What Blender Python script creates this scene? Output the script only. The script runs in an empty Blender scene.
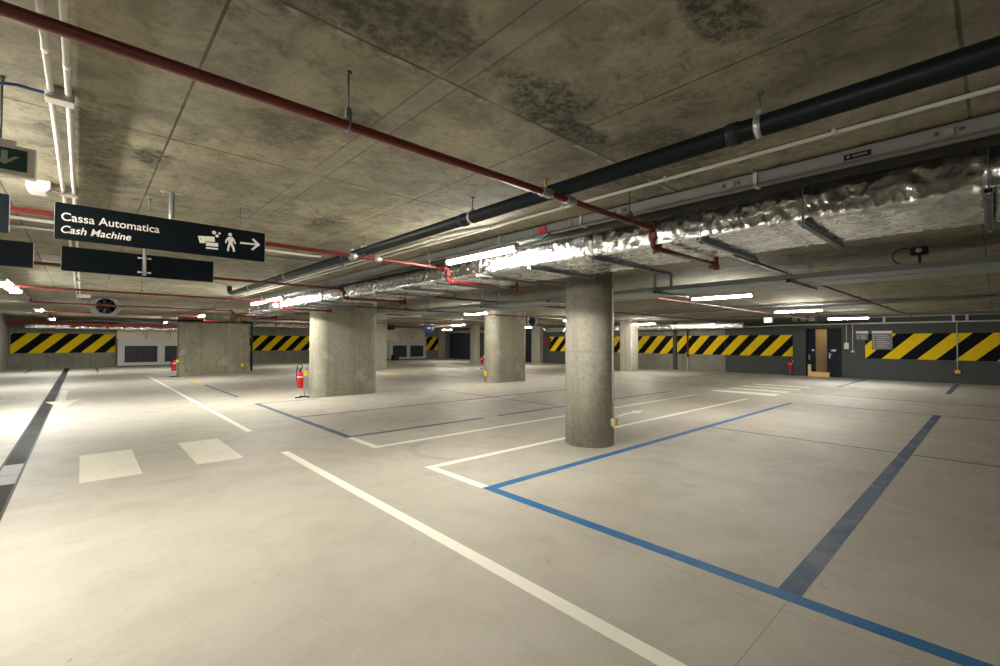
import bpy, math, random
from mathutils import Vector, Matrix, noise
random.seed(4)
S = bpy.context.scene
COL = S.collection
PI = math.pi
ZC = 2.7            # ceiling height

# ------------------------------------------------------------------ materials
class NT:
    """small helper around a material node tree"""
    def __init__(s, name):
        s.m = bpy.data.materials.new(name); s.m.use_nodes = True
        s.t = s.m.node_tree; s.b = s.t.nodes['Principled BSDF']
        s.co = None
    def n(s, typ, **kw):
        nd = s.t.nodes.new(typ)
        for k, v in kw.items():
            if k.startswith('i_'):
                key = k[2:]
                nd.inputs[int(key) if key.isdigit() else key.replace('_', ' ')].default_value = v
            else: setattr(nd, k, v)
        return nd
    def l(s, a, b): s.t.links.new(a, b)
    def obj(s):
        if s.co is None: s.co = s.n('ShaderNodeTexCoord').outputs['Object']
        return s.co
    def mapping(s, scale=(1, 1, 1), loc=(0, 0, 0)):
        m = s.n('ShaderNodeMapping'); m.inputs['Scale'].default_value = scale; m.inputs['Location'].default_value = loc
        s.l(s.obj(), m.inputs['Vector']); return m.outputs['Vector']
    def noise(s, scale, detail=5, rough=.55, vec=None, dist=0):
        n = s.n('ShaderNodeTexNoise'); n.inputs['Scale'].default_value = scale; n.inputs['Detail'].default_value = detail
        n.inputs['Roughness'].default_value = rough; n.inputs['Distortion'].default_value = dist
        s.l(vec or s.obj(), n.inputs['Vector']); return n.outputs['Fac']
    def rng(s, v, a, b, c=0., d=1.):
        n = s.n('ShaderNodeMapRange'); n.interpolation_type = 'SMOOTHSTEP'
        for i, x in enumerate((a, b, c, d)): n.inputs[i + 1].default_value = x
        s.l(v, n.inputs[0]); return n.outputs[0]
    def math(s, op, a, b=None, c=None):
        n = s.n('ShaderNodeMath', operation=op)
        for i, x in enumerate((a, b, c)):
            if x is None: continue
            if isinstance(x, (int, float)): n.inputs[i].default_value = x
            else: s.l(x, n.inputs[i])
        return n.outputs[0]
    def mix(s, f, a, b, mode='MIX'):
        n = s.n('ShaderNodeMix', data_type='RGBA', blend_type=mode)
        for sock, x in ((n.inputs['Factor'], f), (n.inputs[6], a), (n.inputs[7], b)):
            if isinstance(x, (int, float)): sock.default_value = x
            elif isinstance(x, tuple): sock.default_value = (*x, 1)
            else: s.l(x, sock)
        return n.outputs[2]
    def xyz(s):
        n = s.n('ShaderNodeSeparateXYZ'); s.l(s.obj(), n.inputs[0]); return n.outputs
    def line(s, v, off, period, half):
        """1 on thin lines at off + k*period"""
        u = s.math('DIVIDE', s.math('SUBTRACT', v, off), period)
        f = s.math('ABSOLUTE', s.math('SUBTRACT', s.math('FRACT', s.math('ADD', u, .5)), .5))
        return s.rng(f, half / period, half / period * 1.8, 1., 0.)
    def at(s, v, c, half):
        f = s.math('ABSOLUTE', s.math('SUBTRACT', v, c))
        return s.rng(f, half, half * 1.8, 1., 0.)
    def bump(s, h, strength=.3, dist=.01):
        n = s.n('ShaderNodeBump'); n.inputs['Strength'].default_value = strength; n.inputs['Distance'].default_value = dist
        s.l(h, n.inputs['Height']); s.l(n.outputs[0], s.b.inputs['Normal'])
    def color(s, c):
        if isinstance(c, tuple): s.b.inputs['Base Color'].default_value = (*c, 1)
        else: s.l(c, s.b.inputs['Base Color'])
        return s
    def rough(s, r):
        if isinstance(r, (int, float)): s.b.inputs['Roughness'].default_value = r
        else: s.l(r, s.b.inputs['Roughness'])
        return s
    def spec(s, v): s.b.inputs['Specular IOR Level'].default_value = v; return s

def plain(name, col, rough=.5, metal=0, var=.12, scale=9, bump=0, spec=.5):
    """painted / metal surface with slight procedural mottling"""
    t = NT(name)
    f = t.noise(scale, 4)
    t.color(t.mix(f, tuple(c * (1 - var) for c in col), tuple(min(1, c * (1 + var)) for c in col)))
    t.rough(t.rng(f, .2, .8, max(.03, rough - .06), min(1, rough + .06)))
    t.b.inputs['Metallic'].default_value = metal; t.spec(spec)
    if bump: t.bump(t.noise(scale * 6, 5), bump, .004)
    return t.m

def concrete(name, a, b, dark, seam_z=None, board=True, stain=.5, blotch=None):
    t = NT(name)
    big = t.noise(1.1, 5, .6, dist=.4); fine = t.noise(14, 6, .65)
    vert = t.noise(1., 4, .6, vec=t.mapping((7, 7, .35)))
    c = t.mix(t.rng(big, .3, .7), a, b)
    c = t.mix(t.rng(vert, .45, .75, 0, .45), c, dark)
    c = t.mix(t.rng(fine, .4, .68, 0, .5), c, tuple(x * .55 for x in a))
    c = t.mix(t.rng(t.noise(.9, 7, .7, dist=.8), .56, .72, 0, stain), c, dark)
    if blotch: c = t.mix(t.rng(t.noise(1.3, 6, .65, vec=t.mapping((1, 1, 1), (7, 3, 5))), .52, .62, 0, .55), c, blotch)
    pits = t.rng(t.noise(55, 2, .5), .70, .76)
    c = t.mix(t.math('MULTIPLY', pits, .7), c, tuple(x * .3 for x in a))
    h = t.math('SUBTRACT', t.math('ADD', fine, t.math('MULTIPLY', big, .5)), pits)
    if seam_z is not None:
        z = t.xyz()[2]; ln = t.at(z, seam_z, .004)
        c = t.mix(t.math('MULTIPLY', ln, .55), c, dark); h = t.math('SUBTRACT', h, ln)
    t.color(c); t.rough(.82).spec(.25); t.bump(h, .35, .006)
    return t.m

def ceiling_mat():
    t = NT('board_marked_concrete_ceiling')
    x, y, z = t.xyz()
    big = t.noise(.7, 6, .62, dist=.6); med = t.noise(3.2, 7, .68, dist=.5); fine = t.noise(26, 6, .7)
    board = t.noise(1., 5, .6, vec=t.mapping((11, .5, 1))); mid = t.noise(8.5, 8, .74, dist=.9)
    c = t.mix(t.rng(big, .32, .68), (.27, .255, .205), (.39, .355, .25))
    c = t.mix(t.rng(med, .42, .62, 0, .7), c, (.175, .166, .135))
    c = t.mix(t.rng(board, .45, .72, 0, .4), c, (.2, .185, .14))
    c = t.mix(t.rng(fine, .48, .72, 0, .5), c, (.14, .132, .105))
    c = t.mix(t.rng(t.noise(1.7, 6, .7, vec=t.mapping((1, 1, 1), (4, 9, 0)), dist=.8), .58, .72, 0, .4), c, (.38, .29, .13))
    c = t.mix(t.math('MULTIPLY', t.rng(mid, .5, .66, 0, .75), t.rng(t.noise(.8, 4, .6, vec=t.mapping((1, 1, 1), (2, 5, 0))), .35, .6, .25, 1)), c, (.105, .1, .08))
    c = t.mix(t.rng(mid, .3, .44, .4, 0), c, (.45, .43, .36))
    # mould patches, each with a shape of its own
    warp = t.noise(3.1, 8, .72, dist=.5); speck = t.rng(t.noise(24, 6, .75), .36, .62, .35, 1.)
    for (cx, cy, rx, ry, st) in ((1.74, 1.5, .30, .22, 1.), (2.1, 1.62, .3, .13, .85), (1.62, .66, .34, .13, .85), (.9, 1.5, .45, .25, .7), (.55, 1.55, .3, .2, .55),
                                 (1.1, 2.33, .17, .2, .6), (.31, 3.72, .13, .26, .9), (1.78, 4.55, .16, .4, .75), (.0, 3.75, .2, .7, .6),
                                 (2.5, 1.35, .25, .25, .55), (.85, 2.7, .25, .3, .5), (3.0, 1.6, .35, .45, .6), (.15, 4.4, .2, .4, .5), (2.75, 1.1, .3, .5, .35), (2.2, .3, .3, .2, .3)):
        dx = t.math('DIVIDE', t.math('SUBTRACT', x, cx), rx); dy = t.math('DIVIDE', t.math('SUBTRACT', y, cy), ry)
        d = t.math('SQRT', t.math('ADD', t.math('MULTIPLY', dx, dx), t.math('MULTIPLY', dy, dy)))
        d = t.math('ADD', d, t.math('MULTIPLY', t.math('SUBTRACT', warp, .5), 2.6))
        f = t.math('MULTIPLY', t.rng(d, .55, 1.1, min(1., st * 1.1), 0), speck)
        c = t.mix(f, c, (.042, .042, .036))
    band = t.math('MULTIPLY', t.math('GREATER_THAN', x, 1.165), t.math('LESS_THAN', x, 1.285))
    c = t.mix(t.math('MULTIPLY', band, t.rng(med, .4, .65, .5, .15)), c, (.31, .3, .255))
    jx = t.math('MULTIPLY', t.line(x, .36, .84, .0042), t.math('SUBTRACT', 1., band)); jy = t.line(y, 1.69, 1.61, .005)
    e1 = t.math('MULTIPLY', t.at(x, 1.165, .004), .6); e2 = t.math('MULTIPLY', t.at(x, 1.285, .004), .6)
    j = t.math('MAXIMUM', t.math('MAXIMUM', jx, jy), t.math('MAXIMUM', e1, e2))
    j = t.math('MULTIPLY', j, t.rng(t.noise(2.3, 3), .3, .55, .45, 1))
    c = t.mix(t.math('MULTIPLY', j, .85), c, (.07, .066, .054))
    c = t.mix(t.math('MULTIPLY', t.math('MULTIPLY', t.at(y, 1.715, .012), t.rng(t.noise(9, 4), .5, .6)), .5), c, (.5, .48, .42))
    h = t.math('ADD', t.math('ADD', t.math('MULTIPLY', fine, .5), t.math('MULTIPLY', board, .4)), med)
    h = t.math('SUBTRACT', h, t.math('MULTIPLY', j, 1.4))
    t.color(c); t.rough(.85).spec(.2); t.bump(h, .4, .008)
    return t.m

def floor_mat():
    t = NT('polished_concrete_floor')
    x, y, z = t.xyz()
    big = t.noise(.45, 6, .6, dist=.7); med = t.noise(2.2, 7, .66, dist=.6); fine = t.noise(40, 4, .6)
    swirl = t.noise(1., 6, .6, vec=t.mapping((.5, 2.6, 1)), dist=.5)
    c = t.mix(t.rng(big, .3, .7), (.405, .38, .325), (.475, .45, .395))
    c = t.mix(t.rng(med, .42, .75, 0, .38), c, (.315, .288, .235))
    c = t.mix(t.rng(swirl, .5, .75, 0, .25), c, (.32, .29, .235))
    c = t.mix(t.rng(fine, .5, .8, 0, .35), c, (.27, .25, .205))
    c = t.mix(t.math('MULTIPLY', t.rng(t.noise(1.9, 5, .6, vec=t.mapping((1, 1, 1), (3, 8, 0))), .66, .72), .35), c, (.2, .18, .14))
    spots = t.rng(t.noise(5.5, 2, .4, vec=t.mapping((1, 1, 1), (13, 2, 0))), .765, .785)
    c = t.mix(t.math('MULTIPLY', spots, .5), c, (.2, .17, .13))
    # saw-cut joints of the slab
    j = t.math('MAXIMUM', t.at(x, 2.93, .0022), t.at(x, 8.52, .002))
    j = t.math('MAXIMUM', j, t.math('MULTIPLY', t.at(y, .84, .0025), t.math('LESS_THAN', x, 3.1)))
    j = t.math('MAXIMUM', j, t.math('MULTIPLY', t.at(x, 3.52, .0015), .4))
    j = t.math('MAXIMUM', j, t.math('MULTIPLY', t.at(t.math('ADD', y, t.math('MULTIPLY', t.noise(.6, 3), .3)), 8.75, .006), t.rng(t.noise(1.6, 3), .45, .6, .2, .9)))
    c = t.mix(t.math('MULTIPLY', j, .5), c, (.16, .14, .11))
    # curved tyre mark
    dx = t.math('SUBTRACT', x, 3.95); dy = t.math('SUBTRACT', y, 5.2)
    d = t.math('SQRT', t.math('ADD', t.math('MULTIPLY', dx, dx), t.math('MULTIPLY', dy, dy)))
    ring = t.math('MULTIPLY', t.at(d, .62, .045), t.math('MULTIPLY', t.math('LESS_THAN', x, 3.85), t.math('GREATER_THAN', y, 4.75)))
    c = t.mix(t.math('MULTIPLY', ring, .28), c, (.2, .18, .15))
    t.color(c); t.rough(t.rng(t.math('ADD', med, t.math('MULTIPLY', big, .6)), .5, 1.1, .5, .68)).spec(.33)
    t.bump(t.math('SUBTRACT', t.math('ADD', med, t.math('MULTIPLY', fine, .25)), j), .12, .004)
    return t.m

def foil_mat():
    t = NT('crumpled_aluminium_foil')
    f = t.noise(7, 5, .6, dist=1.2); g = t.noise(30, 4, .65, dist=1.5)
    vo = t.n('ShaderNodeTexVoronoi'); vo.inputs['Scale'].default_value = 14
    mv = t.n('ShaderNodeMix', data_type='VECTOR'); mv.inputs['Factor'].default_value = .12
    nz = t.n('ShaderNodeTexNoise'); nz.inputs['Scale'].default_value = 6; t.l(t.obj(), nz.inputs['Vector'])
    t.l(t.mapping((1, 1.6, 1)), mv.inputs[4]); t.l(nz.outputs['Color'], mv.inputs[5]); t.l(mv.outputs[1], vo.inputs['Vector'])
    t.color(t.mix(t.rng(f, .3, .7), (.70, .715, .725), (.86, .875, .885)))
    t.b.inputs['Metallic'].default_value = 1.
    t.rough(t.rng(f, .3, .75, .12, .30))
    h = t.math('ADD', t.math('MULTIPLY', vo.outputs['Distance'], 1.1), t.math('ADD', t.math('MULTIPLY', f, .6), t.math('MULTIPLY', g, .22)))
    t.bump(h, .42, .016)
    ge = t.n('ShaderNodeNewGeometry'); sp = t.n('ShaderNodeSeparateXYZ'); t.l(ge.outputs['Normal'], sp.inputs[0])
    flat = t.math('ABSOLUTE', sp.outputs[2])
    for nd in t.t.nodes:
        if nd.type == 'BUMP': t.l(t.rng(flat, .6, .95, .42, .13), nd.inputs['Strength'])
    t.rough(t.math('ADD', t.rng(f, .3, .75, .12, .30), t.rng(flat, .6, .95, 0, .06)))
    return t.m

def paint_line(name, col, wear):
    t = NT(name)
    w = t.noise(2.1, 7, .7, dist=.6); f = t.noise(60, 4, .7)
    c = t.mix(t.rng(w, .4, .75, 0, wear), col, tuple(.5 * x + .5 * y for x, y in zip(col, (.4, .37, .31))))
    c = t.mix(t.rng(f, .55, .75, 0, .35), c, tuple(x * .72 for x in col))
    t.color(c); t.rough(.6).spec(.3)
    return t.m

def emit(name, col, st):
    t = NT(name)
    t.color(col); t.b.inputs['Emission Color'].default_value = (*col, 1); t.b.inputs['Emission Strength'].default_value = st
    return t.m

def grate_mat():
    t = NT('cast_drain_grating')
    x, y, z = t.xyz()
    bars = t.line(y, 0, .028, .007)
    dirt = t.noise(.9, 5, .6)
    c = t.mix(t.rng(dirt, .4, .65), (.02, .02, .02), (.055, .054, .05))
    c = t.mix(bars, c, (.008, .008, .008))
    t.color(c); t.rough(t.rng(dirt, .3, .7, .6, .8)).spec(.2); t.bump(t.math('SUBTRACT', 1., bars), .5, .004)
    return t.m

def louvre_mat():
    t = NT('dark_louvre_slats')
    x, y, z = t.xyz()
    ln = t.line(x, 0, .14, .03)
    t.color(t.mix(ln, (.03, .034, .045), (.008, .009, .011))); t.rough(.45); t.bump(t.math('SUBTRACT', 1., ln), .6, .02)
    return t.m

def slot_rail_mat():
    t = NT('slotted_galvanised_rail')
    x, y, z = t.xyz()
    f = t.noise(18, 4)
    c = t.mix(f, (.26, .3, .33), (.35, .4, .43))
    sl = t.math('MULTIPLY', t.line(x, 0, .075, .017), t.at(y, 0, .008))
    t.color(t.mix(sl, c, (.02, .022, .025))); t.rough(.45); t.b.inputs['Metallic'].default_value = .6
    return t.m

def roller_mat():
    t = NT('dark_blue_roller_slats')
    x, y, z = t.xyz()
    ln = t.line(z, 0, .11, .012)
    t.color(t.mix(ln, (.028, .036, .055), (.012, .015, .022))); t.rough(.5); t.bump(t.math('SUBTRACT', 1., ln), .5, .01)
    return t.m

M = dict(
    floor=floor_mat(), ceil=ceiling_mat(), foil=foil_mat(), grate=grate_mat(), louvre=louvre_mat(), roller=roller_mat(), slotrail=slot_rail_mat(),
    column=concrete('column_concrete', (.47, .455, .39), (.40, .38, .315), (.25, .235, .19), seam_z=None, stain=.3),
    column_seam=concrete('column_concrete_seamed', (.41, .40, .34), (.345, .33, .27), (.19, .18, .145), seam_z=1.37, stain=.4),
    column_pale=concrete('column_concrete_stained', (.37, .36, .30), (.30, .285, .225), (.16, .15, .115), stain=.5, blotch=(.5, .47, .38)),
    block=concrete('core_wall_concrete', (.32, .305, .235), (.235, .225, .17), (.09, .085, .065), stain=.75, blotch=(.47, .43, .32)),
    wallc=concrete('wall_concrete', (.27, .265, .225), (.21, .205, .17), (.12, .115, .095), stain=.5),
    wallg=plain('dark_grey_wall_paint', (.062, .069, .066), .7, var=.16, scale=2.5, bump=.2, spec=.3),
    cream=plain('cream_plaster', (.72, .65, .52), .7, var=.06, scale=2),
    tan=plain('tan_plaster', (.5, .4, .23), .7, var=.08, scale=2),
    sblack=plain('hazard_black_paint', (.007, .008, .012), .8, var=.2, spec=.08),
    syellow=plain('hazard_yellow_paint', (.78, .55, .006), .7, var=.12, scale=4, spec=.15),
    red=plain('red_sprinkler_enamel', (.135, .014, .012), .36, var=.15, scale=14),
    redm=plain('bright_red_main_enamel', (.42, .03, .02), .4, var=.12),
    redb=plain('red_extinguisher_enamel', (.58, .012, .014), .25, var=.06),
    black=plain('black_plastic_pipe', (.010, .016, .021), .42, var=.2, spec=.28),
    darkpipe=plain('dark_rubber_insulation', (.03, .032, .034), .6, var=.2),
    steel=plain('galvanised_steel', (.42, .44, .46), .42, metal=.75, var=.18, scale=22),
    tray=plain('galvanised_tray_steel', (.30, .345, .38), .45, metal=.65, var=.16, scale=18),
    trunk=plain('grey_trunking_enamel', (.17, .175, .17), .55, var=.12, scale=5, spec=.3),
    rod=plain('dull_zinc_rod', (.15, .16, .17), .5, metal=.5, var=.2),
    darksteel=plain('dark_steel', (.09, .095, .10), .45, metal=.6, var=.2),
    white=plain('white_plastic', (.74, .72, .66), .45, var=.05),
    conduit=plain('pale_grey_conduit', (.62, .61, .57), .45, var=.07),
    grey=plain('grey_plastic_box', (.42, .42, .40), .5, var=.08),
    sign=plain('navy_black_sign_face', (.002, .0045, .007), .6, var=.2, scale=4, spec=.1),
    signedge=plain('sign_aluminium_edge', (.55, .56, .57), .35, metal=.7),
    letter=plain('white_sign_vinyl', (.72, .70, .66), .5, var=.03),
    green=plain('green_sign_face', (.006, .05, .035), .35, var=.1),
    arrowv=plain('pale_green_vinyl', (.33, .42, .37), .5, var=.05),
    blue=paint_line('blue_line_paint', (.005, .12, .32), .3),
    bluef=paint_line('worn_blue_line_paint', (.04, .085, .175), .7),
    wpaint=paint_line('white_line_paint', (.83, .81, .73), .25),
    wpaintf=paint_line('faded_white_line_paint', (.74, .71, .61), .45),
    ypaint=paint_line('yellow_line_paint', (.72, .52, .08), .6),
    slot=plain('slot_drain_dark', (.05, .045, .035), .7),
    plate=plain('pale_metal_cover', (.22, .225, .22), .6, metal=.3, var=.2, scale=7),
    cable=plain('blue_cable_sheath', (.02, .09, .22), .45),
    gcable=plain('green_cable_sheath', (.03, .12, .09), .5),
    rubber=plain('black_rubber', (.012, .012, .013), .6),
    tag=plain('yellow_tag_plastic', (.85, .62, .01), .4, var=.05),
    boxy=plain('yellow_box_cover', (.62, .40, .02), .4, var=.08),
    doorp=plain('midnight_blue_door_paint', (.007, .010, .019), .5, var=.15, spec=.2),
    wood=plain('pale_timber', (.78, .52, .22), .55, var=.12, scale=12),
    greyp=plain('pale_grey_panel_enamel', (.56, .57, .56), .5, var=.06),
    board=plain('grey_notice_board', (.125, .12, .13), .5, var=.1),
    boardline=plain('notice_board_print', (.42, .40, .39), .5),
    orange=plain('orange_enamel', (.75, .16, .03), .4),
    fan=plain('fan_housing_enamel', (.24, .25, .245), .55, var=.1),
    bsign=plain('blue_round_sign_face', (.02, .06, .17), .4),
    lens=plain('pale_lens', (.75, .75, .72), .2),
    brass=plain('brass_fitting', (.55, .38, .1), .35, metal=.8),
    tube=emit('lit_tube_diffuser', (1, .935, .815), 230.),
    tubec=emit('lit_cool_tube_diffuser', (.97, .97, .91), 140.),
    exitlit=emit('lit_exit_panel', (.92, 1, .9), 1.6),
)

# ------------------------------------------------------------------ mesh builder
class MB:
    def __init__(s): s.v = []; s.f = []; s.sm = []; s.mi = []; s.cm = 0
    def add(s, vs, fs, smooth=False):
        o = len(s.v); s.v += [Vector(p) for p in vs]
        for f in fs: s.f.append([i + o for i in f]); s.sm.append(smooth); s.mi.append(s.cm)
        return s
    def box(s, a, b, bev=0):
        (x0, y0, z0), (x1, y1, z1) = a, b
        if bev:
            e = bev
            poly = [(x0 + e, y0), (x1 - e, y0), (x1, y0 + e), (x1, y1 - e), (x1 - e, y1), (x0 + e, y1), (x0, y1 - e), (x0, y0 + e)]
            inn = [(min(max(px, x0 + e), x1 - e), min(max(py, y0 + e), y1 - e)) for px, py in poly]
            n = 8; vs = [(*p, z0) for p in inn] + [(*p, z0 + e) for p in poly] + [(*p, z1 - e) for p in poly] + [(*p, z1) for p in inn]
            fs = [list(range(n))[::-1], [3 * n + i for i in range(n)]]
            for k in range(3):
                for i in range(n):
                    j = (i + 1) % n; fs.append([k * n + i, k * n + j, (k + 1) * n + j, (k + 1) * n + i])
            return s.add(vs, fs)
        vs = [(x0, y0, z0), (x1, y0, z0), (x1, y1, z0), (x0, y1, z0), (x0, y0, z1), (x1, y0, z1), (x1, y1, z1), (x0, y1, z1)]
        return s.add(vs, [(3, 2, 1, 0), (4, 5, 6, 7), (0, 1, 5, 4), (1, 2, 6, 5), (2, 3, 7, 6), (3, 0, 4, 7)])
    def extrude(s, poly, o, u, v, n, d, smooth=False):
        """polygon (a,b) in plane o+a*u+b*v extruded by d along n"""
        o, u, v, n = map(Vector, (o, u, v, n)); k = len(poly)
        if u.cross(v).dot(n) < 0: poly = poly[::-1]
        vs = [o + u * a + v * b for a, b in poly] + [o + u * a + v * b + n * d for a, b in poly]
        s.add(vs, [list(range(k))[::-1], [k + i for i in range(k)]])
        off = len(s.v) - 2 * k
        for i in range(k):
            j = (i + 1) % k; s.f.append([off + i, off + j, off + k + j, off + k + i]); s.sm.append(smooth); s.mi.append(s.cm)
        return s
    def tube(s, pts, r, seg=12, caps=True):
        pts = [Vector(p) for p in pts]; n = len(pts)
        rs = r if isinstance(r, (list, tuple)) else [r] * n
        d0 = (pts[1] - pts[0]).normalized()
        ref = Vector((0, 0, 1)) if abs(d0.z) < .9 else Vector((1, 0, 0))
        nx = d0.cross(ref).normalized(); vs = []; fs = []
        for i, p in enumerate(pts):
            a = (pts[i] - pts[i - 1]).normalized() if i else d0
            b = (pts[i + 1] - pts[i]).normalized() if i < n - 1 else a
            t = (a + b).normalized() if (a + b).length > 1e-6 else a
            nx = (nx - t * nx.dot(t)).normalized(); ny = t.cross(nx)
            k = 1 / max(.5, math.sqrt(max(.25, (1 + a.dot(b)) / 2)))
            for q in range(seg):
                g = 2 * PI * q / seg; vs.append(p + (nx * math.cos(g) + ny * math.sin(g)) * rs[i] * (k if 0 < i < n - 1 else 1))
        for i in range(n - 1):
            for q in range(seg):
                w = (q + 1) % seg; fs.append([i * seg + q, i * seg + w, (i + 1) * seg + w, (i + 1) * seg + q])
        s.add(vs, fs, True)
        if caps:
            o = len(s.v) - n * seg
            s.f += [[o + q for q in range(seg)][::-1], [o + (n - 1) * seg + q for q in range(seg)]]; s.sm += [False] * 2; s.mi += [s.cm] * 2
        return s
    def lathe(s, prof, o=(0, 0, 0), ax=(0, 0, 1), seg=20):
        o = Vector(o); ax = Vector(ax).normalized()
        u = ax.orthogonal().normalized(); w = ax.cross(u); vs = []; fs = []
        for r, h in prof:
            for q in range(seg):
                g = 2 * PI * q / seg; vs.append(o + ax * h + (u * math.cos(g) + w * math.sin(g)) * max(r, 1e-4))
        for i in range(len(prof) - 1):
            for q in range(seg):
                k = (q + 1) % seg; fs.append([i * seg + q, i * seg + k, (i + 1) * seg + k, (i + 1) * seg + q])
        return s.add(vs, fs, True)
    def ball(s, c, r, seg=12, sq=(1, 1, 1)):
        vs = []; fs = []; rings = seg // 2
        for i in range(rings + 1):
            a = PI * i / rings
            for q in range(seg):
                g = 2 * PI * q / seg
                vs.append((c[0] + r * sq[0] * math.sin(a) * math.cos(g), c[1] + r * sq[1] * math.sin(a) * math.sin(g), c[2] + r * sq[2] * math.cos(a)))
        for i in range(rings):
            for q in range(seg):
                k = (q + 1) % seg; fs.append([i * seg + q, (i + 1) * seg + q, (i + 1) * seg + k, i * seg + k])
        return s.add(vs, fs, True)
    def build(s, name, mat, parent=None, origin=None):
        if origin is None:
            if parent: origin = parent.location
            else:
                lo = [min(p[i] for p in s.v) for i in range(3)]; hi = [max(p[i] for p in s.v) for i in range(3)]
                origin = ((lo[0] + hi[0]) / 2, (lo[1] + hi[1]) / 2, lo[2])
        o = Vector(origin)
        me = bpy.data.meshes.new(name); me.from_pydata([p - o for p in s.v], [], s.f)
        for m in (mat if isinstance(mat, list) else [mat]): me.materials.append(m)
        me.polygons.foreach_set('use_smooth', s.sm); me.polygons.foreach_set('material_index', s.mi); me.update()
        ob = bpy.data.objects.new(name, me); COL.objects.link(ob)
        if parent: ob.parent = parent
        else: ob.location = o
        return ob

def tag(o, label, cat, group=None):
    o['label'] = label; o['category'] = cat
    if group: o['group'] = group
    return o
def thing(name, label, cat, loc, group=None):
    o = bpy.data.objects.new(name, None); COL.objects.link(o); o.location = loc; o.empty_display_size = .1
    return tag(o, label, cat, group)
def struct(o, label=None):
    o['kind'] = 'structure'
    if label: o['label'] = label
    return o
def dup(root, loc, label, group=None):
    r = root.copy(); COL.objects.link(r); r.location = loc; r['label'] = label
    if group: r['group'] = group
    for ch in list(root.children):
        c = ch.copy(); COL.objects.link(c); c.parent = r
        for g in ch.children:
            d = g.copy(); COL.objects.link(d); d.parent = c
    return r
def text_mesh(name, body, x0, x1, z0, z1, yf, mat, parent, shear=0, bold=.0):
    """lettering fitted into x0..x1, cap height z0..z1, on a face looking to -Y"""
    cu = bpy.data.curves.new(name, 'FONT'); cu.body = body; cu.size = 1; cu.shear = shear; cu.offset = bold; cu.extrude = .01
    tmp = bpy.data.objects.new(name + '_curve', cu); COL.objects.link(tmp)
    dg = bpy.context.evaluated_depsgraph_get(); dg.update()
    me = bpy.data.meshes.new_from_object(tmp.evaluated_get(dg)); bpy.data.objects.remove(tmp)
    xs = [v.co.x for v in me.vertices]; ys = [v.co.y for v in me.vertices]
    # cap height from the first letter (baseline at 0)
    top = max(v.co.y for v in me.vertices if v.co.x < min(xs) + .5)
    sx = (x1 - x0) / (max(xs) - min(xs)); sz = (z1 - z0) / top; mn = min(xs); P = parent.location
    for v in me.vertices:
        v.co = Vector((x0 + (v.co.x - mn) * sx - P.x, yf - (v.co.z + .01) * .05 - P.y, z0 + v.co.y * sz - P.z))
    me.materials.append(mat); me.name = name
    ob = bpy.data.objects.new(name, me); COL.objects.link(ob); ob.parent = parent
    return ob
ORD = ['first', 'second', 'third', 'fourth', 'fifth', 'sixth', 'seventh', 'eighth', 'ninth', 'tenth', 'eleventh', 'twelfth', 'thirteenth', 'fourteenth', 'fifteenth', 'sixteenth', 'seventeenth', 'eighteenth']

# ------------------------------------------------------------------ room shell
XL, XR, YB, YF = -2.8, 25.2, -7.0, 34.4
struct(MB().box((XL - .3, YB - .3, -.2), (XR + .3, YF + .3, 0)).build('floor', M['floor'], origin=(0, 0, 0)), 'pale polished concrete floor')
struct(MB().box((XL - .3, YB - .3, ZC), (XR + .3, YF + .3, ZC + .25)).build('ceiling', M['ceil'], origin=(0, 0, 0)), 'stained board-marked concrete ceiling')
struct(MB().box((XL - .25, YB, 0), (XL, YF, ZC)).build('wall_left', M['wallc'], origin=(0, 0, 0)))
struct(MB().box((XL - .25, YB - .25, 0), (XR + .25, YB, ZC)).build('wall_back', M['wallc'], origin=(0, 0, 0)))
struct(MB().box((XL - .25, YF, 0), (XR + .25, YF + .25, ZC)).build('wall_front', M['wallc'], origin=(0, 0, 0)), 'grey concrete far wall behind the left lane')
# right wall: painted part near, bare concrete middle, painted far; a door recess at 5.24..5.78
DY0, DY1, DYF = 5.27, 5.72, 6.04       # opening, leaf
w = MB()
w.cm = 0
w.box((XR, YB, 0), (XR + .25, 4.70, ZC)); w.box((XR, DYF, 0), (XR + .25, 9.75, ZC)); w.box((XR, 4.70, 2.2), (XR + .25, DYF, ZC))
w.box((XR, 17.6, 0), (XR + .25, YF, ZC))
w.cm = 1
w.box((XR, 9.75, 0), (XR + .25, 17.6, ZC))
struct(w.build('wall_right', [M['wallg'], M['wallc']], origin=(0, 0, 0)), 'dark grey painted right wall with a bare concrete stretch')
# shallow build-out of the right wall nearer to the camera
struct(MB().box((XR - .18, YB, 0), (XR, 4.68, ZC)).box((XR - .18, 6.06, 0), (XR, 6.56, ZC)).box((XR - .18, 4.68, 2.22), (XR, 6.06, ZC)).build('wall_right', M['wallg'], origin=(0, 0, 0)))
# pilasters
struct(MB().box((XR - .14, 12.42, 0), (XR, 12.6, ZC)).build('trim_1', M['wallg'], origin=(0, 0, 0)), 'dark vertical strip on the concrete part of the right wall')
struct(MB().box((XR - .35, 22.75, 0), (XR, 23.6, ZC)).build('trim_2', M['column'], origin=(0, 0, 0)), 'concrete pilaster on the far right wall')
struct(MB().box((XR - .08, 23.75, 0), (XR, 25.6, 2.2)).build('door_3', M['doorp'], origin=(0, 0, 0)), 'dark door beside the far concrete pilaster')
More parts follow.
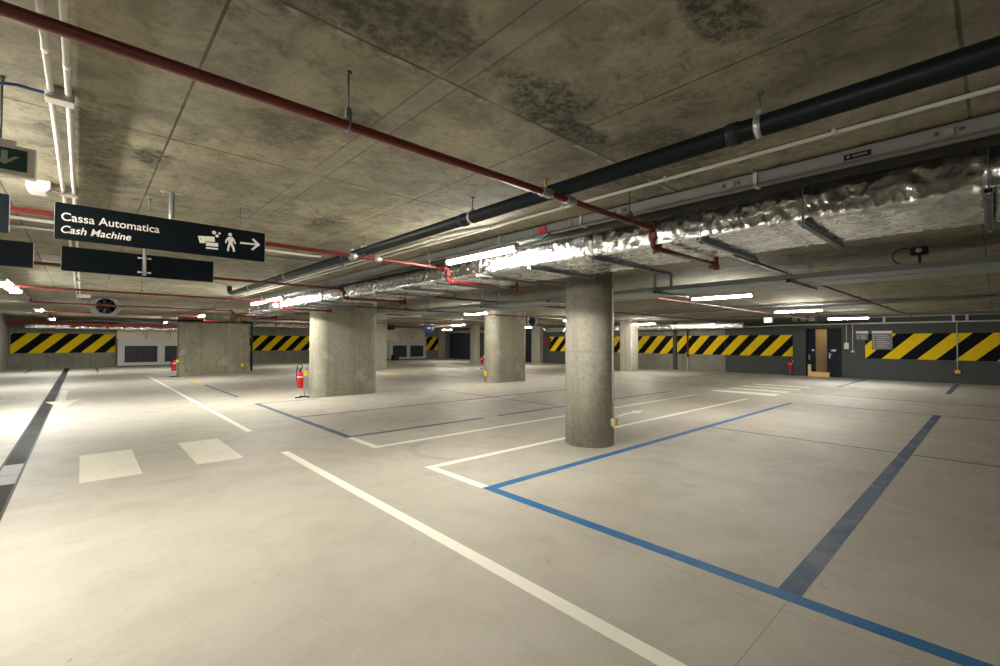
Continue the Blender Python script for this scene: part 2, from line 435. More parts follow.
# lit lobby seen through the door opening
lob = MB()
lob.box((XR + .25, 4.5, 0), (XR + .3, DY0, 2.4)); lob.box((XR + 1.5, DY0 - 1.5, 0), (XR + 1.55, DYF + 1.6, 2.4))
lob.box((XR + .25, DYF + 1.5, 0), (XR + 1.5, DYF + 1.55, 2.4)); lob.box((XR + .25, DY0 - 1.5, 2.4), (XR + 1.55, DYF + 1.6, 2.45)); lob.box((XR + .25, DY0 - 1.5, -.02), (XR + 1.55, DYF + 1.6, 0))
lob.box((XR + .25, DY0 - 1.5, 0), (XR + 1.5, DY0 - 1.45, 2.4))
struct(lob.build('wall_lobby', M['tan'], origin=(0, 0, 0)), 'tan plastered lobby seen through the open dark door')
# doors: fixed leaf and open leaf
d = struct(MB().box((XR + .02, 4.73, 0), (XR + .08, DY0, 2.19), .004).build('door_1', M['doorp'], origin=(XR, 4.73, 0)), 'closed dark blue door leaf with white plate, right of the tan opening')
MB().box((XR + .012, 4.93, 1.17), (XR + .02, 5.11, 1.25)).build('door_plate', M['white'], d, origin=(XR, 4.73, 0))
MB().box((XR + .0, DY0 - .13, .85), (XR + .02, DY0 - .07, 1.1)).tube([(XR + .01, DY0 - .1, 1.02), (XR - .05, DY0 - .1, 1.02), (XR - .05, DY0 - .22, 1.02)], .011, 8).build('door_handle', M['steel'], d, origin=(XR, 4.73, 0))
d2 = struct(MB().box((XR + .02, DY1, 0), (XR + .08, 6.01, 2.19), .004).build('door_2', M['doorp'], origin=(XR, DY1, 0)), 'narrow dark blue door leaf left of the tan opening')
MB().box((XR + .012, 5.76, 1.17), (XR + .02, 5.86, 1.25)).build('door_plate', M['white'], d2, origin=(XR, DY1, 0))
MB().box((XR, 5.94, .75), (XR + .02, 5.98, 1.0)).build('door_handle', M['steel'], d2, origin=(XR, DY1, 0))
struct(MB().box((XR - .03, 6.01, 0), (XR + .1, 6.06, 2.23)).box((XR - .03, 4.68, 0), (XR + .1, 4.73, 2.23)).box((XR - .03, 4.68, 2.19), (XR + .1, 6.06, 2.23)).build('trim_3', M['doorp'], origin=(0, 0, 0)), 'dark frame round the double door')
tag(MB().box((XR - .32, 5.12, .0), (XR - .24, 5.86, .22), .006).box((XR - .26, 5.84, .0), (XR - .2, 5.96, .55), .006).build('timber_board', M['wood']), 'pale timber board leaning on floor across the open dark door', 'board')
# cream bulkheads on the far wall, roller door
struct(MB().box((1.45, YF - .25, 1.62), (5.5, YF, ZC)).build('trim_4', M['cream'], origin=(0, 0, 0)), 'cream plaster panel above the louvred unit on the far left')
struct(MB().box((18.6, YF - .25, 1.62), (22.3, YF, ZC)).build('trim_5', M['cream'], origin=(0, 0, 0)), 'cream plaster panel above the louvred unit in the far middle')
rd = struct(MB().box((XR - .06, 29.9, 0), (XR, 34.2, 2.25)).build('door_4', M['roller'], origin=(XR, 29.9, 0)), 'wide dark blue roller door in the far corner')
MB().box((XR - .12, 29.78, 0), (XR, 29.9, 2.3)).box((XR - .12, 34.2, 0), (XR, 34.3, 2.3)).build('guide_rail', M['darksteel'], rd, origin=(XR, 29.9, 0))
struct(MB().box((23.95, YF - .12, 0), (24.6, YF, ZC)).build('trim_6', M['column'], origin=(0, 0, 0)), 'pale concrete strip between hazard stripes and roller door')

# ------------------------------------------------------------------ columns
def stadium(x0, x1, yc, r, seg=14, groove=.008):
    """plan outline of a round-ended column with a little groove where flats meet the ends"""
    p = []
    for i in range(seg + 1):
        a = -PI / 2 + PI * i / seg; p.append((x1 + r * math.cos(a), yc + r * math.sin(a)))
    p += [(x1 - .006, yc + r - groove), (x1 - .014, yc + r), (x0 + .014, yc + r), (x0 + .006, yc + r - groove)] if x1 - x0 > .1 else []
    for i in range(seg + 1):
        a = PI / 2 + PI * i / seg; p.append((x0 + r * math.cos(a), yc + r * math.sin(a)))
    p += [(x0 + .006, yc - r + groove), (x0 + .014, yc - r), (x1 - .014, yc - r), (x1 - .006, yc - r + groove)] if x1 - x0 > .1 else []
    return p
def round_column(x0, x1, yc, r, mat, label):
    o = MB().extrude(stadium(x0, x1, yc, r), (0, 0, 0), (1, 0, 0), (0, 1, 0), (0, 0, 1), ZC).build('concrete_column', mat)
    return tag(o, label, 'column')
c = MB(); R1 = .36; C1 = (5.65, 4.16); n = 48
c.extrude([(C1[0] + R1 * math.cos(2 * PI * i / n), C1[1] + R1 * math.sin(2 * PI * i / n)) for i in range(n)], (0, 0, 0), (1, 0, 0), (0, 1, 0), (0, 0, 1), ZC, True)
col1 = tag(c.build('concrete_column', M['column_seam']), 'round grey concrete column standing closest to the camera, with conduit', 'column')
round_column(4.93, 6.14, 12.65, .35, M['column_pale'], 'wide round-ended concrete column beside the red extinguisher')
round_column(11.45, 12.68, 12.85, .35, M['column_pale'], 'wide round-ended concrete column in the middle distance, lit at left')
round_column(11.7, 12.75, 24.1, .35, M['column'], 'far concrete column half hidden behind the wide left column')
def square_column(cx, cy, sx, sy, label, mat=None):
    e = .03; x0, x1, y0, y1 = cx - sx / 2, cx + sx / 2, cy - sy / 2, cy + sy / 2
    o = MB().extrude([(x0 + e, y0), (x1 - e, y0), (x1, y0 + e), (x1, y1 - e), (x1 - e, y1), (x0 + e, y1), (x0, y1 - e), (x0, y0 + e)], (0, 0, 0), (1, 0, 0), (0, 1, 0), (0, 0, 1), ZC)
    return tag(o.build('concrete_column', mat or M['column']), label, 'column')
square_column(21.65, 13.35, .7, .7, 'narrow far concrete column right of the nearest round column')
square_column(20.2, 24.6, .5, .5, 'thin far concrete column just left of the middle column')
cw = MB().box((3.1, 24.0, 0), (5.86, 24.6, ZC))
core = tag(cw.build('concrete_wall_pier', M['block']), 'broad stained concrete pier framed by a black pipe, left of centre', 'column')
for x in (3.95, 4.88): MB().box((x - .004, 23.998, 0), (x + .004, 24.0005, ZC)).build('formwork_seam', M['slot'], core)
dp = MB().tube([(3.0, 23.93, 2.38), (5.8, 23.93, 2.38), (5.9, 23.93, 2.36), (5.93, 23.93, 2.26), (5.93, 23.93, .12)], .055, 12)
tag(dp.build('drain_pipe', M['black']), 'black pipe framing the top and right edge of the stained pier', 'pipe')
tag(MB().box((5.5, 23.96, .3), (5.62, 24.0, .44), .004).build('socket_box', M['tag']), 'small yellow box low on the stained concrete pier', 'box')

# ------------------------------------------------------------------ hazard stripe bands on the walls
def clip(poly, f):
    out = []
    for i, p in enumerate(poly):
        q = poly[(i + 1) % len(poly)]; a, b = f(p), f(q)
        if a >= 0: out.append(p)
        if a * b < 0: t = a / (a - b); out.append((p[0] + (q[0] - p[0]) * t, p[1] + (q[1] - p[1]) * t))
    return out
def hazard(label, o, u, n, length, z0, z1, phase, period, run, width, part='hazard_stripe_band'):
    """black band along u from o with yellow stripes leaning forward along u"""
    m = MB(); u = Vector(u); n = Vector(n); o = Vector(o)
    m.extrude([(0, z0), (length, z0), (length, z1), (0, z1)], o, u, (0, 0, 1), n, .006)
    m.cm = 1; a = phase - 3 * period
    while a < length:
        p = [(a, z0), (a + width, z0), (a + width + run, z1), (a + run, z1)]
        p = clip(clip(p, lambda q: q[0]), lambda q: length - q[0])
        if len(p) > 2: m.extrude(p, o + n * .006, u, (0, 0, 1), n, .002)
        a += period
    return tag(m.build(part, [M['sblack'], M['syellow']]), label, 'wall marking')
hazard('large yellow and black stripe band on the near right wall', (XR - .18, 3.85, 0), (0, -1, 0), (-1, 0, 0), 7.0, .89, 1.95, .55, 1.1, 1.03, .56)
hazard('yellow and black stripe band left of the dark double door', (XR, 9.75, 0), (0, -1, 0), (-1, 0, 0), 3.12, .9, 1.93, .7, .97, .95, .5)
hazard('yellow and black stripe band on bare concrete, right of the pipe', (XR, 12.4, 0), (0, -1, 0), (-1, 0, 0), 2.64, .9, 1.93, .45, .98, .9, .5)
hazard('yellow and black stripe band on bare concrete behind narrow column', (XR, 17.6, 0), (0, -1, 0), (-1, 0, 0), 5.0, .9, 1.93, .2, .97, .9, .5)
hazard('yellow and black stripe band on dark paint left of nearest column', (XR, 22.1, 0), (0, -1, 0), (-1, 0, 0), 4.5, .9, 1.93, .0, .97, .95, .5)
hazard('yellow and black stripe band on the far left wall', (-2.74, YF, 0), (1, 0, 0), (0, -1, 0), 4.14, .82, 1.87, .62, 1.03, 1.0, .52)
hazard('yellow and black stripe band behind the stained pier', (7.6, YF, 0), (1, 0, 0), (0, -1, 0), 5.6, .86, 1.9, .5, 1.03, 1.0, .52)
hazard('short yellow and black stripe band by the roller door', (22.45, YF, 0), (1, 0, 0), (0, -1, 0), 1.45, .78, 1.98, -.1, 1.0, 1.0, .5)

# ------------------------------------------------------------------ painted floor lines
T = .0015
def mark(name, x0, x1, y0, y1, mat, label, z=0., group=None):
    return tag(MB().box((x0, y0, z), (x1, y1, z + T)).build(name, M[mat]), label, 'floor marking', group)
mark('white_line', 2.0, 2.1, -3.0, 6.57, 'wpaint', 'long white lane line running from bottom centre towards the crossing')
mark('white_line', 2.03, 2.12, 8.4, 24.1, 'wpaint', 'white lane line beyond the two crossing blocks, left')
mark('crossing_block', .0, .525, 6.53, 8.08, 'wpaintf', 'white painted crossing block nearer the black floor drain')
mark('crossing_block', 1.055, 1.56, 6.58, 8.13, 'wpaintf', 'white painted crossing block nearer the long lane line')
mark('blue_line', 3.06, 3.17, -3.0, 3.6, 'blue', 'long blue bay line ending bottom right, in front of nearest column')
mark('blue_line', 3.17, 13.35, 3.49, 3.6, 'blue', 'blue bay line passing just right of the nearest column')
mark('blue_line', 3.17, 13.4, .80, .925, 'bluef', 'broad faded blue bay line at the right of the frame')
mark('blue_line', 8.31, 8.36, -3.0, 3.49, 'bluef', 'thin blue line crossing the broad faded bay line')
mark('blue_line', 8.31, 8.36, 7.0, 12.0, 'bluef', 'thin faded blue line crossing the bays behind the nearest column')
tag(MB().box((3.05, 3.6, 0), (3.155, 4.66, T)).box((3.155, 4.555, 0), (13.4, 4.66, T)).build('white_line', M['wpaint']), 'white bay line with a corner, passing behind the nearest column', 'floor marking')
tag(MB().box((3.06, 5.95, 0), (3.165, 6.86, T)).box((3.165, 5.95, 0), (13.4, 6.05, T)).build('white_line', M['wpaint']), 'second white bay line with a corner, further from the camera', 'floor marking')
mark('blue_line', 3.06, 3.17, 6.86, 12.1, 'bluef', 'blue line forming the left ends of the further bays')
mark('blue_line', 3.17, 5.9, 6.86, 6.96, 'bluef', 'blue bay line beside the second white one, left stretch')
mark('blue_line', 6.3, 13.6, 6.88, 6.97, 'bluef', 'blue bay line beside the second white one, worn right stretch')
mark('blue_line', 3.17, 13.4, 9.33, 9.41, 'bluef', 'blue bay line in front of the wide left column')
mark('white_line', 7.3, 9.0, 9.05, 9.13, 'wpaintf', 'short worn white line in front of the middle column')
mark('blue_line', 3.17, 4.6, 12.02, 12.08, 'bluef', 'thin blue line running to the foot of the wide left column')
mark('blue_line', 3.06, 3.15, 13.8, 18.3, 'bluef', 'blue line on the floor left of the red extinguisher')
mark('yellow_line', 3.05, 3.14, 18.3, 21.2, 'ypaint', 'yellow line on the floor in front of the stained pier')
mark('blue_line', 13.35, 13.41, -3.0, 3.49, 'bluef', 'thin worn line across the far ends of the right bays')
mark('blue_line', 19.5, 24.7, 3.72, 3.83, 'bluef', 'blue line running up to the right wall under the notice boards')
mark('blue_line', 19.4, 24.4, .95, 1.09, 'bluef', 'blue line running up to the right wall under the yellow box')
mark('blue_line', 18.5, 24.5, 9.3, 9.4, 'bluef', 'faint blue line far off in front of the right stripe bands')
mark('blue_line', .52, .62, 28.6, 33.3, 'bluef', 'short blue line at the foot of the far left wall, right one')
mark('blue_line', -1.95, -1.85, 29.5, 33.4, 'bluef', 'short blue line at the foot of the far left wall, left one')
mark('yellow_line', 10.2, 11.1, 18.9, 19.6, 'ypaint', 'yellow patch on the floor right of the wide left column')
mark('yellow_line', 12.0, 12.9, 19.4, 20.1, 'ypaint', 'second yellow patch on the far floor, left of middle column')
mark('yellow_line', 17.2, 22.5, 17.9, 18.15, 'ypaint', 'yellow line on the far floor between middle and nearest column')
for i, x in enumerate((14.75, 15.95, 17.1, 18.2)):
    mark('crossing_block', x, x + .5, 4.35, 6.15, 'wpaint', '%s bar of the far white crossing, counted from the nearest' % ORD[i].capitalize())
tag(MB().extrude([(-.64, 15.55), (-.43, 15.52), (-.43, 18.7), (-.29, 18.7), (-.29, 15.68), (.0, 15.85), (-.31, 14.0)][::-1], (0, 0, .007), (1, 0, 0), (0, 1, 0), (0, 0, 1), T).build('floor_arrow', M['wpaintf']), 'white floor arrow pointing at the camera beside the black drain', 'floor marking')
tag(MB().extrude([(8.1, 5.19), (8.45, 5.29), (8.8, 5.27), (8.7, 5.16), (9.25, 5.33), (9.05, 5.5), (8.85, 5.38), (8.55, 5.4), (8.3, 5.33), (8.05, 5.28)], (0, 0, 0), (1, 0, 0), (0, 1, 0), (0, 0, 1), T).build('floor_scribble', M['wpaintf']), 'small worn white scribble on floor right of the nearest column', 'floor marking')
# slot drain and grating channel
tag(MB().box((16.22, -3, 0), (16.28, 30, .002)).build('slot_drain', M['slot']), 'thin dark slot drain crossing the far floor at right', 'drain')
dr = thing('drain_channel', 'long black grated floor drain along the left edge', 'drain', (-.58, 12, 0))
MB().box((-.665, -3, 0), (-.495, 6.95, .004)).box((-.665, 8.0, 0), (-.495, 34.2, .004)).build('grating', M['grate'], dr)
MB().box((-.665, 6.95, 0), (-.495, 7.4, .004)).box((-.665, 7.42, 0), (-.495, 8.0, .004)).build('cover_plate', M['plate'], dr)
MB().box((-.685, -3, 0), (-.665, 34.2, .006)).box((-.495, -3, 0), (-.475, 34.2, .006)).build('edge_frame', M['slot'], dr)

# ------------------------------------------------------------------ red sprinkler pipes
RP = .0215
def coupling(m, p, d, r=RP, w=.05):
    """grooved pipe coupling: ring with two bolt lugs"""
    p = Vector(p); d = Vector(d)
    m.lathe([(r, -w / 2), (r * 1.5, -w / 2), (r * 1.72, -w / 6), (r * 1.72, w / 6), (r * 1.5, w / 2), (r, w / 2)], p, d, 14)
    s = d.orthogonal().normalized()
    if abs(s.z) > .5: s = d.cross(s)
    for k in (-1, 1):
        q = p + s * k * r * 1.9
        m.box(q - Vector((.011, .011, .011)), q + Vector((.011, .011, .011)), .003)
def red_pipe(idx, Y, label, xl=-1.0, xr=19.5, det=True, zt=2.457, dip=(3.5, 4.715)):
    zl = 2.30
    t = thing('sprinkler_pipe', label, 'pipe', (dip[0], Y, zl))
    m = MB(); b = .05; e = .03
    a, c = dip
    if xl < -.9: pts = [(xl, Y, zt + .09), (xl, Y, zt + .02), (xl + .02, Y, zt)]
    else: pts = [(xl, Y, zt)]
    m.tube(pts + [(a - e, Y, zt), (a - e * .3, Y, zt - e * .3), (a, Y, zt - e), (a, Y, zl + e), (a + e * .3, Y, zl + e * .3), (a + e, Y, zl), (c, Y, zl)], RP, 12 if det else 8)
    m.build('pipe', M['red'], t)
    m = MB().tube([(c, Y, zl - .001), (c + .035, Y, zl), (c + .05, Y, zl + .02), (c + .05, Y, zt - .03), (c + .075, Y, zt), (xr, Y, zt)], RP, 10 if det else 8)
    m.build('return_pipe', M['red'], t)
    for p, dv in (((a - .06, Y, zt), (1, 0, 0)), ((a, Y, (zt + zl) / 2), (0, 0, 1)), ((a + .07, Y, zl), (1, 0, 0)), ((a, Y, zt - .055), (0, 0, 1)), ((c - .03, Y, zl), (1, 0, 0))):
        m = MB(); coupling(m, p, dv, RP, .052); m.build('coupling', M['red'], t)
    m = MB().lathe([(.0, -.02), (RP * 1.35, -.02), (RP * 1.5, -.005), (RP * 1.5, .03), (RP, .034)], (c + .05, Y, zl - .03), (0, 0, 1), 14); m.build('end_cap', M['red'], t)
    return t
PY = [1.93, 4.83, 8.03, 11.75, 16.3, 21.0, 25.2]
PL = ['nearest red sprinkler pipe crossing the top left of the frame', 'second red sprinkler pipe, passing behind the lettered sign',
      'third red sprinkler pipe, passing behind the blank sign', 'fourth red sprinkler pipe, just below the blank sign',
      'fifth red sprinkler pipe, crossing in front of the jet fan', 'sixth red sprinkler pipe, just under the jet fan', 'seventh red sprinkler pipe, low over the stained pier']
pipes = [red_pipe(i, y, PL[i], det=i < 4, xl=-2.6 if i == 0 else -.97, xr=20.5) for i, y in enumerate(PY)]
for x in (2.16, 2.4):
    MB().lathe([(RP, -.045), (.031, -.045), (.033, -.03), (.029, -.015), (.029, .015), (.033, .03), (.031, .045), (RP, .045)], (x, PY[0], 2.457), (1, 0, 0), 16).build('steel_coupling', M['steel'], pipes[0])
MB().tube([(2.16, PY[0], 2.48), (2.16, PY[0], 2.53)], .008, 8).ball((2.16, PY[0], 2.54), .02, 8, (1, 1, .5)).build('sprinkler_head', M['brass'], pipes[0])
for x in (2.2, 2.5): MB().lathe([(RP, -.04), (.03, -.04), (.03, .04), (RP, .04)], (x, PY[1], 2.457), (1, 0, 0), 14).build('steel_coupling', M['steel'], pipes[1])
# far red mains along the end wall
tag(MB().tube([(-2.75, 32.6, 2.37), (1.4, 32.6, 2.37), (6.5, 32.6, 2.35)], .065, 10).tube([(-.4, 32.6, 2.34), (-.4, 32.6, 2.15)], .05, 8).tube([(1.0, 32.6, 2.34), (1.0, 32.6, 2.15)], .05, 8).build('water_main', M['redm']), 'thick bright red main along the far left wall', 'pipe')
tag(MB().tube([(-1.0, 30.5, 2.5), (8, 30.5, 2.5), (8, 30.5, 2.5)][:2], .07, 10).build('water_main', M['darkpipe']), 'dark main under the ceiling in front of the far left wall', 'pipe')

# rod hangers for the red pipes
def rod_hanger(x, y, zp, r, label, group, name='pipe_hanger'):
    t = thing(name, label, 'hanger', (x, y, zp), group)
    MB().tube([(x, y, zp + r + .035), (x, y, ZC)], .0045, 8).box((x - .012, y - .012, ZC - .012), (x + .012, y + .012, ZC), .003).build('rod', M['rod'], t)
    m = MB().box((x - .011, y - .014, zp + r + .012), (x + .011, y + .014, zp + r + .055), .003)
    m.tube([(x, y - r - .003, zp + r + .03), (x, y - r - .004, zp)] + [(x, y - (r + .004) * math.cos(a), zp - (r + .004) * math.sin(a)) for a in (PI * .25, PI * .5, PI * .75)] + [(x, y + r + .004, zp), (x, y + r + .003, zp + r + .03)], .006, 8)
    m.build('clamp', M['rod'], t)
    return t
HN = ['nearest', 'second', 'third', 'fourth', 'fifth', 'sixth']
for i, xs in enumerate(([.85, 3.14, 5.9, 8.2, 12, 15.5], [.4, 2.33, 3.2, 6.2, 8.9, 12.2], [1.1, 3.2, 6.0, 9.5], [.87, 3.1, 7, 10.5], [.7, 3.0], [.9, 2.9])):
    for k, x in enumerate(xs):
        rod_hanger(x, PY[i], 2.457, RP, 'steel rod hanger on the %s red pipe, %s from its left end' % (HN[i], ORD[k]), 'hangers of the %s red pipe' % HN[i])

# ------------------------------------------------------------------ black drain pipe on rods
bp = thing('drain_pipe', 'long black drain pipe running diagonally under the ceiling', 'pipe', (2.36, 4, 2.53))
MB().tube([(2.36, -3, 2.535), (2.36, 11.1, 2.535), (2.345, 11.2, 2.55), (2.33, 11.23, 2.6), (2.33, 11.23, 2.69)], .05, 20).build('pipe', M['black'], bp)
for y in (.83, 3.0, 5.35, 7.8, 9.9):
    MB().lathe([(.05, -.03), (.054, -.03), (.0565, -.022), (.0565, .022), (.054, .03), (.05, .03)], (2.36, y + .035, 2.535), (0, 1, 0), 20).build('socket_joint', M['black'], bp)
for k, y in enumerate((.75, 2.92, 5.2, 7.6, 9.7)):
    t = thing('pipe_hanger', 'steel ring hanger holding the black drain pipe, %s from the right' % ORD[k], 'hanger', (2.36, y, 2.535), 'ring hangers of the black drain pipe')
    MB().tube([(2.36, y, 2.59), (2.36, y, ZC)], .005, 8).box((2.345, y - .015, ZC - .012), (2.375, y + .015, ZC), .003).build('rod', M['rod'], t)
    MB().lathe([(.0505, -.014), (.0545, -.014), (.0545, .014), (.0505, .014)], (2.36, y, 2.535), (0, 1, 0), 24).box((2.345, y - .012, 2.585), (2.375, y + .012, 2.61), .003).build('ring_clamp', M['steel'], t)

# ------------------------------------------------------------------ foil duct
def foil_duct(x0, x1, z0, z1, y0, y1, step, amp, along='Y', seed=0.):
    """rectangular duct wrapped in crumpled foil; returns MB"""
    r = .03; per = []
    def seg(a, b):
        L = math.dist(a, b); k = max(1, int(L / step))
        return [(a[0] + (b[0] - a[0]) * i / k, a[1] + (b[1] - a[1]) * i / k) for i in range(k)]
    def arc(cx, cz, a0):
        return [(cx + r * math.cos(a0 + PI / 2 * i / 4), cz + r * math.sin(a0 + PI / 2 * i / 4)) for i in range(4)]
    per += arc(x0 + r, z0 + r, PI) + seg((x0 + r, z0), (x1 - r, z0)) + arc(x1 - r, z0 + r, 1.5 * PI) + seg((x1, z0 + r), (x1, z1 - r))
    per += arc(x1 - r, z1 - r, 0) + seg((x1 - r, z1), (x0 + r, z1)) + arc(x0 + r, z1 - r, PI / 2) + seg((x0, z1 - r), (x0, z0 + r))
    n = len(per); ny = int((y1 - y0) / step); cx, cz = (x0 + x1) / 2, (z0 + z1) / 2
    vs = []; fs = []
    for j in range(ny + 1):
        y = y0 + (y1 - y0) * j / ny
        sag = .012 * math.sin(y * 7.3) + .010 * math.sin(y * 3.1 + 1)
        for (x, z) in per:
            vert = abs(x - x0) < .06 or abs(x - x1) < .06
            w = noise.noise_vector(Vector((x * 4, y * 4, z * 4 + seed))) * .25
            p = Vector((x * 7 + seed, y * 14, z * 8)) if vert else Vector((x * 3. + seed, y * 5., z * 4))
            dist = noise.voronoi(p + w * 1.6)[0]; d1 = noise.voronoi(p * 2.3 + w * 3)[0]
            a = noise.noise(Vector((x + seed, y * 1.3, z)))
            d = amp * ((1.0 if vert else .38) * (.35 - (dist[1] - dist[0]) * 1.2 - (d1[1] - d1[0]) * .5) + a * .6)
            fr = (y * .93 + seed) % 1.0
            if fr < .05: d += -.012 if fr < .025 else .008
            nx = (x - cx) / max(abs(x1 - x0) / 2, .01); nz = (z - cz) / max(abs(z1 - z0) / 2, .01)
            v = Vector((nx ** 5, 0, nz ** 5)); v.normalize()
            q = Vector((x, y, z)) + v * d
            if abs(z - z0) < .06: q.z -= abs(sag) * .8 * max(0, 1 - abs(nx) ** 4)
            vs.append(q)
    for j in range(ny):
        for i in range(n):
            k = (i + 1) % n; fs.append([j * n + i, j * n + k, (j + 1) * n + k, (j + 1) * n + i])
    if along == 'X': vs = [Vector((v.y, v.x, v.z)) for v in vs]; fs = [f[::-1] for f in fs]
    m = MB(); m.add(vs, fs, True)
    m.f += [list(range(n)), [ny * n + i for i in range(n)][::-1]]; m.sm += [False, False]; m.mi += [0, 0]
    return m
tag(foil_duct(3.755, 4.735, 2.368, 2.605, -3, 15.6, .02, .014).build('ventilation_duct', M['foil']), 'long crumpled foil-wrapped ventilation duct over the nearest column', 'duct')
tag(foil_duct(4.95, 5.5, 2.49, 2.66, 17.5, 23.6, .06, .03, seed=5).build('ventilation_duct', M['foil']), 'short foil duct continuing behind the long duct, above stained pier', 'duct')
tag(foil_duct(27, 27.5, 2.32, 2.58, 5.6, 14.5, .06, .03, 'X', 9).build('ventilation_duct', M['foil']), 'foil duct crossing behind the stained pier and wide left column', 'duct')
tag(foil_duct(23.9, 24.5, 2.27, 2.55, 8.4, 21.5, .06, .03, seed=2).build('ventilation_duct', M['foil']), 'foil duct along the top of the right wall behind narrow column', 'duct')
tag(foil_duct(23.9, 24.5, 2.30, 2.55, 24.5, 33.5, .08, .03, seed=7).build('ventilation_duct', M['foil']), 'foil duct above the far roller door', 'duct')
tag(foil_duct(33.2, 33.7, 2.12, 2.32, -2.2, 6.8, .07, .03, 'X', 4).build('ventilation_duct', M['foil']), 'foil duct above the far left stripe band', 'duct')
# duct support rails, each hung on two rods
rail_y = [.02, .9, 1.61, 2.67, 3.5, 4.4, 5.3, 6.2, 7.1, 8.6, 9.5, 10.4, 11.2, 13.6, 14.6]
for k, y in enumerate(rail_y):
    xe = 5.22 if k == 3 else 4.84
    t = thing('duct_support', 'slotted steel rail on two rods under the foil duct, %s from the right' % ORD[k], 'support', (4.2, y, 2.33), 'rails carrying the long foil duct')
    MB().box((3.64, y - .021, 2.325), (xe, y + .021, 2.332)).box((3.64, y - .021, 2.325), (xe, y - .017, 2.358)).box((3.64, y + .017, 2.325), (xe, y + .021, 2.358)).build('rail', M['slotrail'], t)
    for xr in (3.68, 4.79):
        MB().tube([(xr, y, 2.30), (xr, y, ZC)], .0045, 8).box((xr - .01, y - .01, 2.31), (xr + .01, y + .01, 2.325), .002).build('rod', M['rod'], t)
tag(MB().tube([(3.64, -3, 2.635), (3.64, 14.3, 2.635)], .048, 16).build('insulated_pipe', M['darkpipe']), 'dark insulated pipe tucked between foil duct and grey trunking', 'pipe')

# ------------------------------------------------------------------ grey trunking above the duct, with fittings
tk = thing('cable_trunking', 'grey cable trunking along the near side of the foil duct', 'trunking', (3.46, 4, 2.6))
MB().box((3.43, -3, 2.60), (3.50, 15.6, 2.69), .004).build('channel', M['trunk'], tk)
MB().box((3.424, -3, 2.603), (3.43, 15.6, 2.612)).box((3.424, -3, 2.678), (3.43, 15.6, 2.687)).build('lip', M['trunk'], tk)
for y in (.16, 1.28, 2.2, 2.75, 3.25, 3.9, 5.0, 6.4): MB().box((3.418, y - .022, 2.625), (3.43, y + .022, 2.668), .003).build('socket_plate', M['plate'], tk)
for y in (.16, 1.28, 2.2): MB().lathe([(.0, .0), (.011, .0), (.011, .008), (0, .008)], (3.428, y - .05, 2.648), (-1, 0, 0), 10).lathe([(.0, .0), (.011, .0), (.011, .008), (0, .008)], (3.428, y + .05, 2.648), (-1, 0, 0), 10).build('screw_plug', M['darksteel'], tk)
for y in (1.12, 2.62, 3.75): MB().box((3.416, y - .012, 2.59), (3.43, y + .012, 2.70)).box((3.43, y - .012, 2.59), (3.5, y + .012, 2.60)).build('joint_clip', M['steel'], tk)
MB().box((3.415, 3.05, 2.615), (3.43, 3.15, 2.67), .004).build('outlet', M['redb'], tk)
lb = MB().box((3.4235, .49, 2.624), (3.43, .62, 2.658)).build('name_plate', M['sblack'], tk)
m = MB().box((3.4222, .592, 2.633), (3.4236, .606, 2.649))
for q in range(6): y = .578 - q * .0125; m.box((3.4222, y - .009, 2.635), (3.4236, y, 2.647))
m.build('print', M['trunk'], lb, origin=tk.location); 
# conduits clipped to the ceiling beside it
cd = thing('conduit', 'thin grey conduit on the ceiling between black pipe and trunking', 'conduit', (3.08, 4, 2.68))
MB().tube([(3.08, -3, 2.682), (3.08, 15, 2.682)], .0125, 10).build('pipe', M['conduit'], cd)
for y in (-.4, .6, 1.6, 2.55, 3.5, 4.5, 5.6): MB().box((3.06, y - .01, 2.668), (3.10, y + .01, ZC)).build('clip', M['grey'], cd)
cd = thing('conduit', 'second thin grey conduit joining the first one near the tube light', 'conduit', (2.98, 8, 2.68))
MB().tube([(3.06, 3.5, 2.684), (2.99, 3.9, 2.684), (2.97, 4.3, 2.684), (2.97, 14, 2.684)], .0125, 10).build('pipe', M['conduit'], cd)
for y in (4.6, 5.8, 7, 8.5): MB().box((2.95, y - .01, 2.67), (2.99, y + .01, ZC)).build('clip', M['grey'], cd)
tag(MB().tube([(3.42, 3.1, 2.63), (3.40, 2.98, 2.58), (3.39, 3.1, 2.53), (3.38, 3.4, 2.515), (3.38, 3.5, 2.51)], .007, 8).build('cable', M['gcable']), 'dark green cable looping from trunking to the nearest tube light', 'cable')

# ------------------------------------------------------------------ tube lights
def tube_light(name_mat='tube', L=1.22, w=.032):
    t = thing('tube_light', '', 'lamp', (0, 0, 0))
    MB().extrude([(-w - .014, .012), (-w - .014, .03), (-w * .8, .055), (w * .8, .055), (w + .014, .03), (w + .014, .012)], (0, -L / 2, 0), (1, 0, 0), (0, 0, 1), (0, 1, 0), L).build('housing', M['grey'], t)
    m = MB(); k = 10; pr = [(-w, .013)] + [(-w * math.cos(PI * i / k), .004 - .036 * math.sin(PI * i / k)) for i in range(k + 1)] + [(w, .013)]
    m.extrude(pr, (0, -L / 2 + .02, 0), (1, 0, 0), (0, 0, 1), (0, 1, 0), L - .04, True); m.build('diffuser', M[name_mat], t)
    for s in (-1, 1):
        y = s * (L / 2 - .006); MB().box((-w - .004, y - .006, -.033), (w + .004, y + .006, .014), .003).build('end_cap', M['white'], t)
    for s in (-.35, .35): MB().tube([(0, s, .05), (0, s, .095), (.085, s, .10), (.085, s, .112)], .005, 6).build('hook', M['steel'], t)
    return t
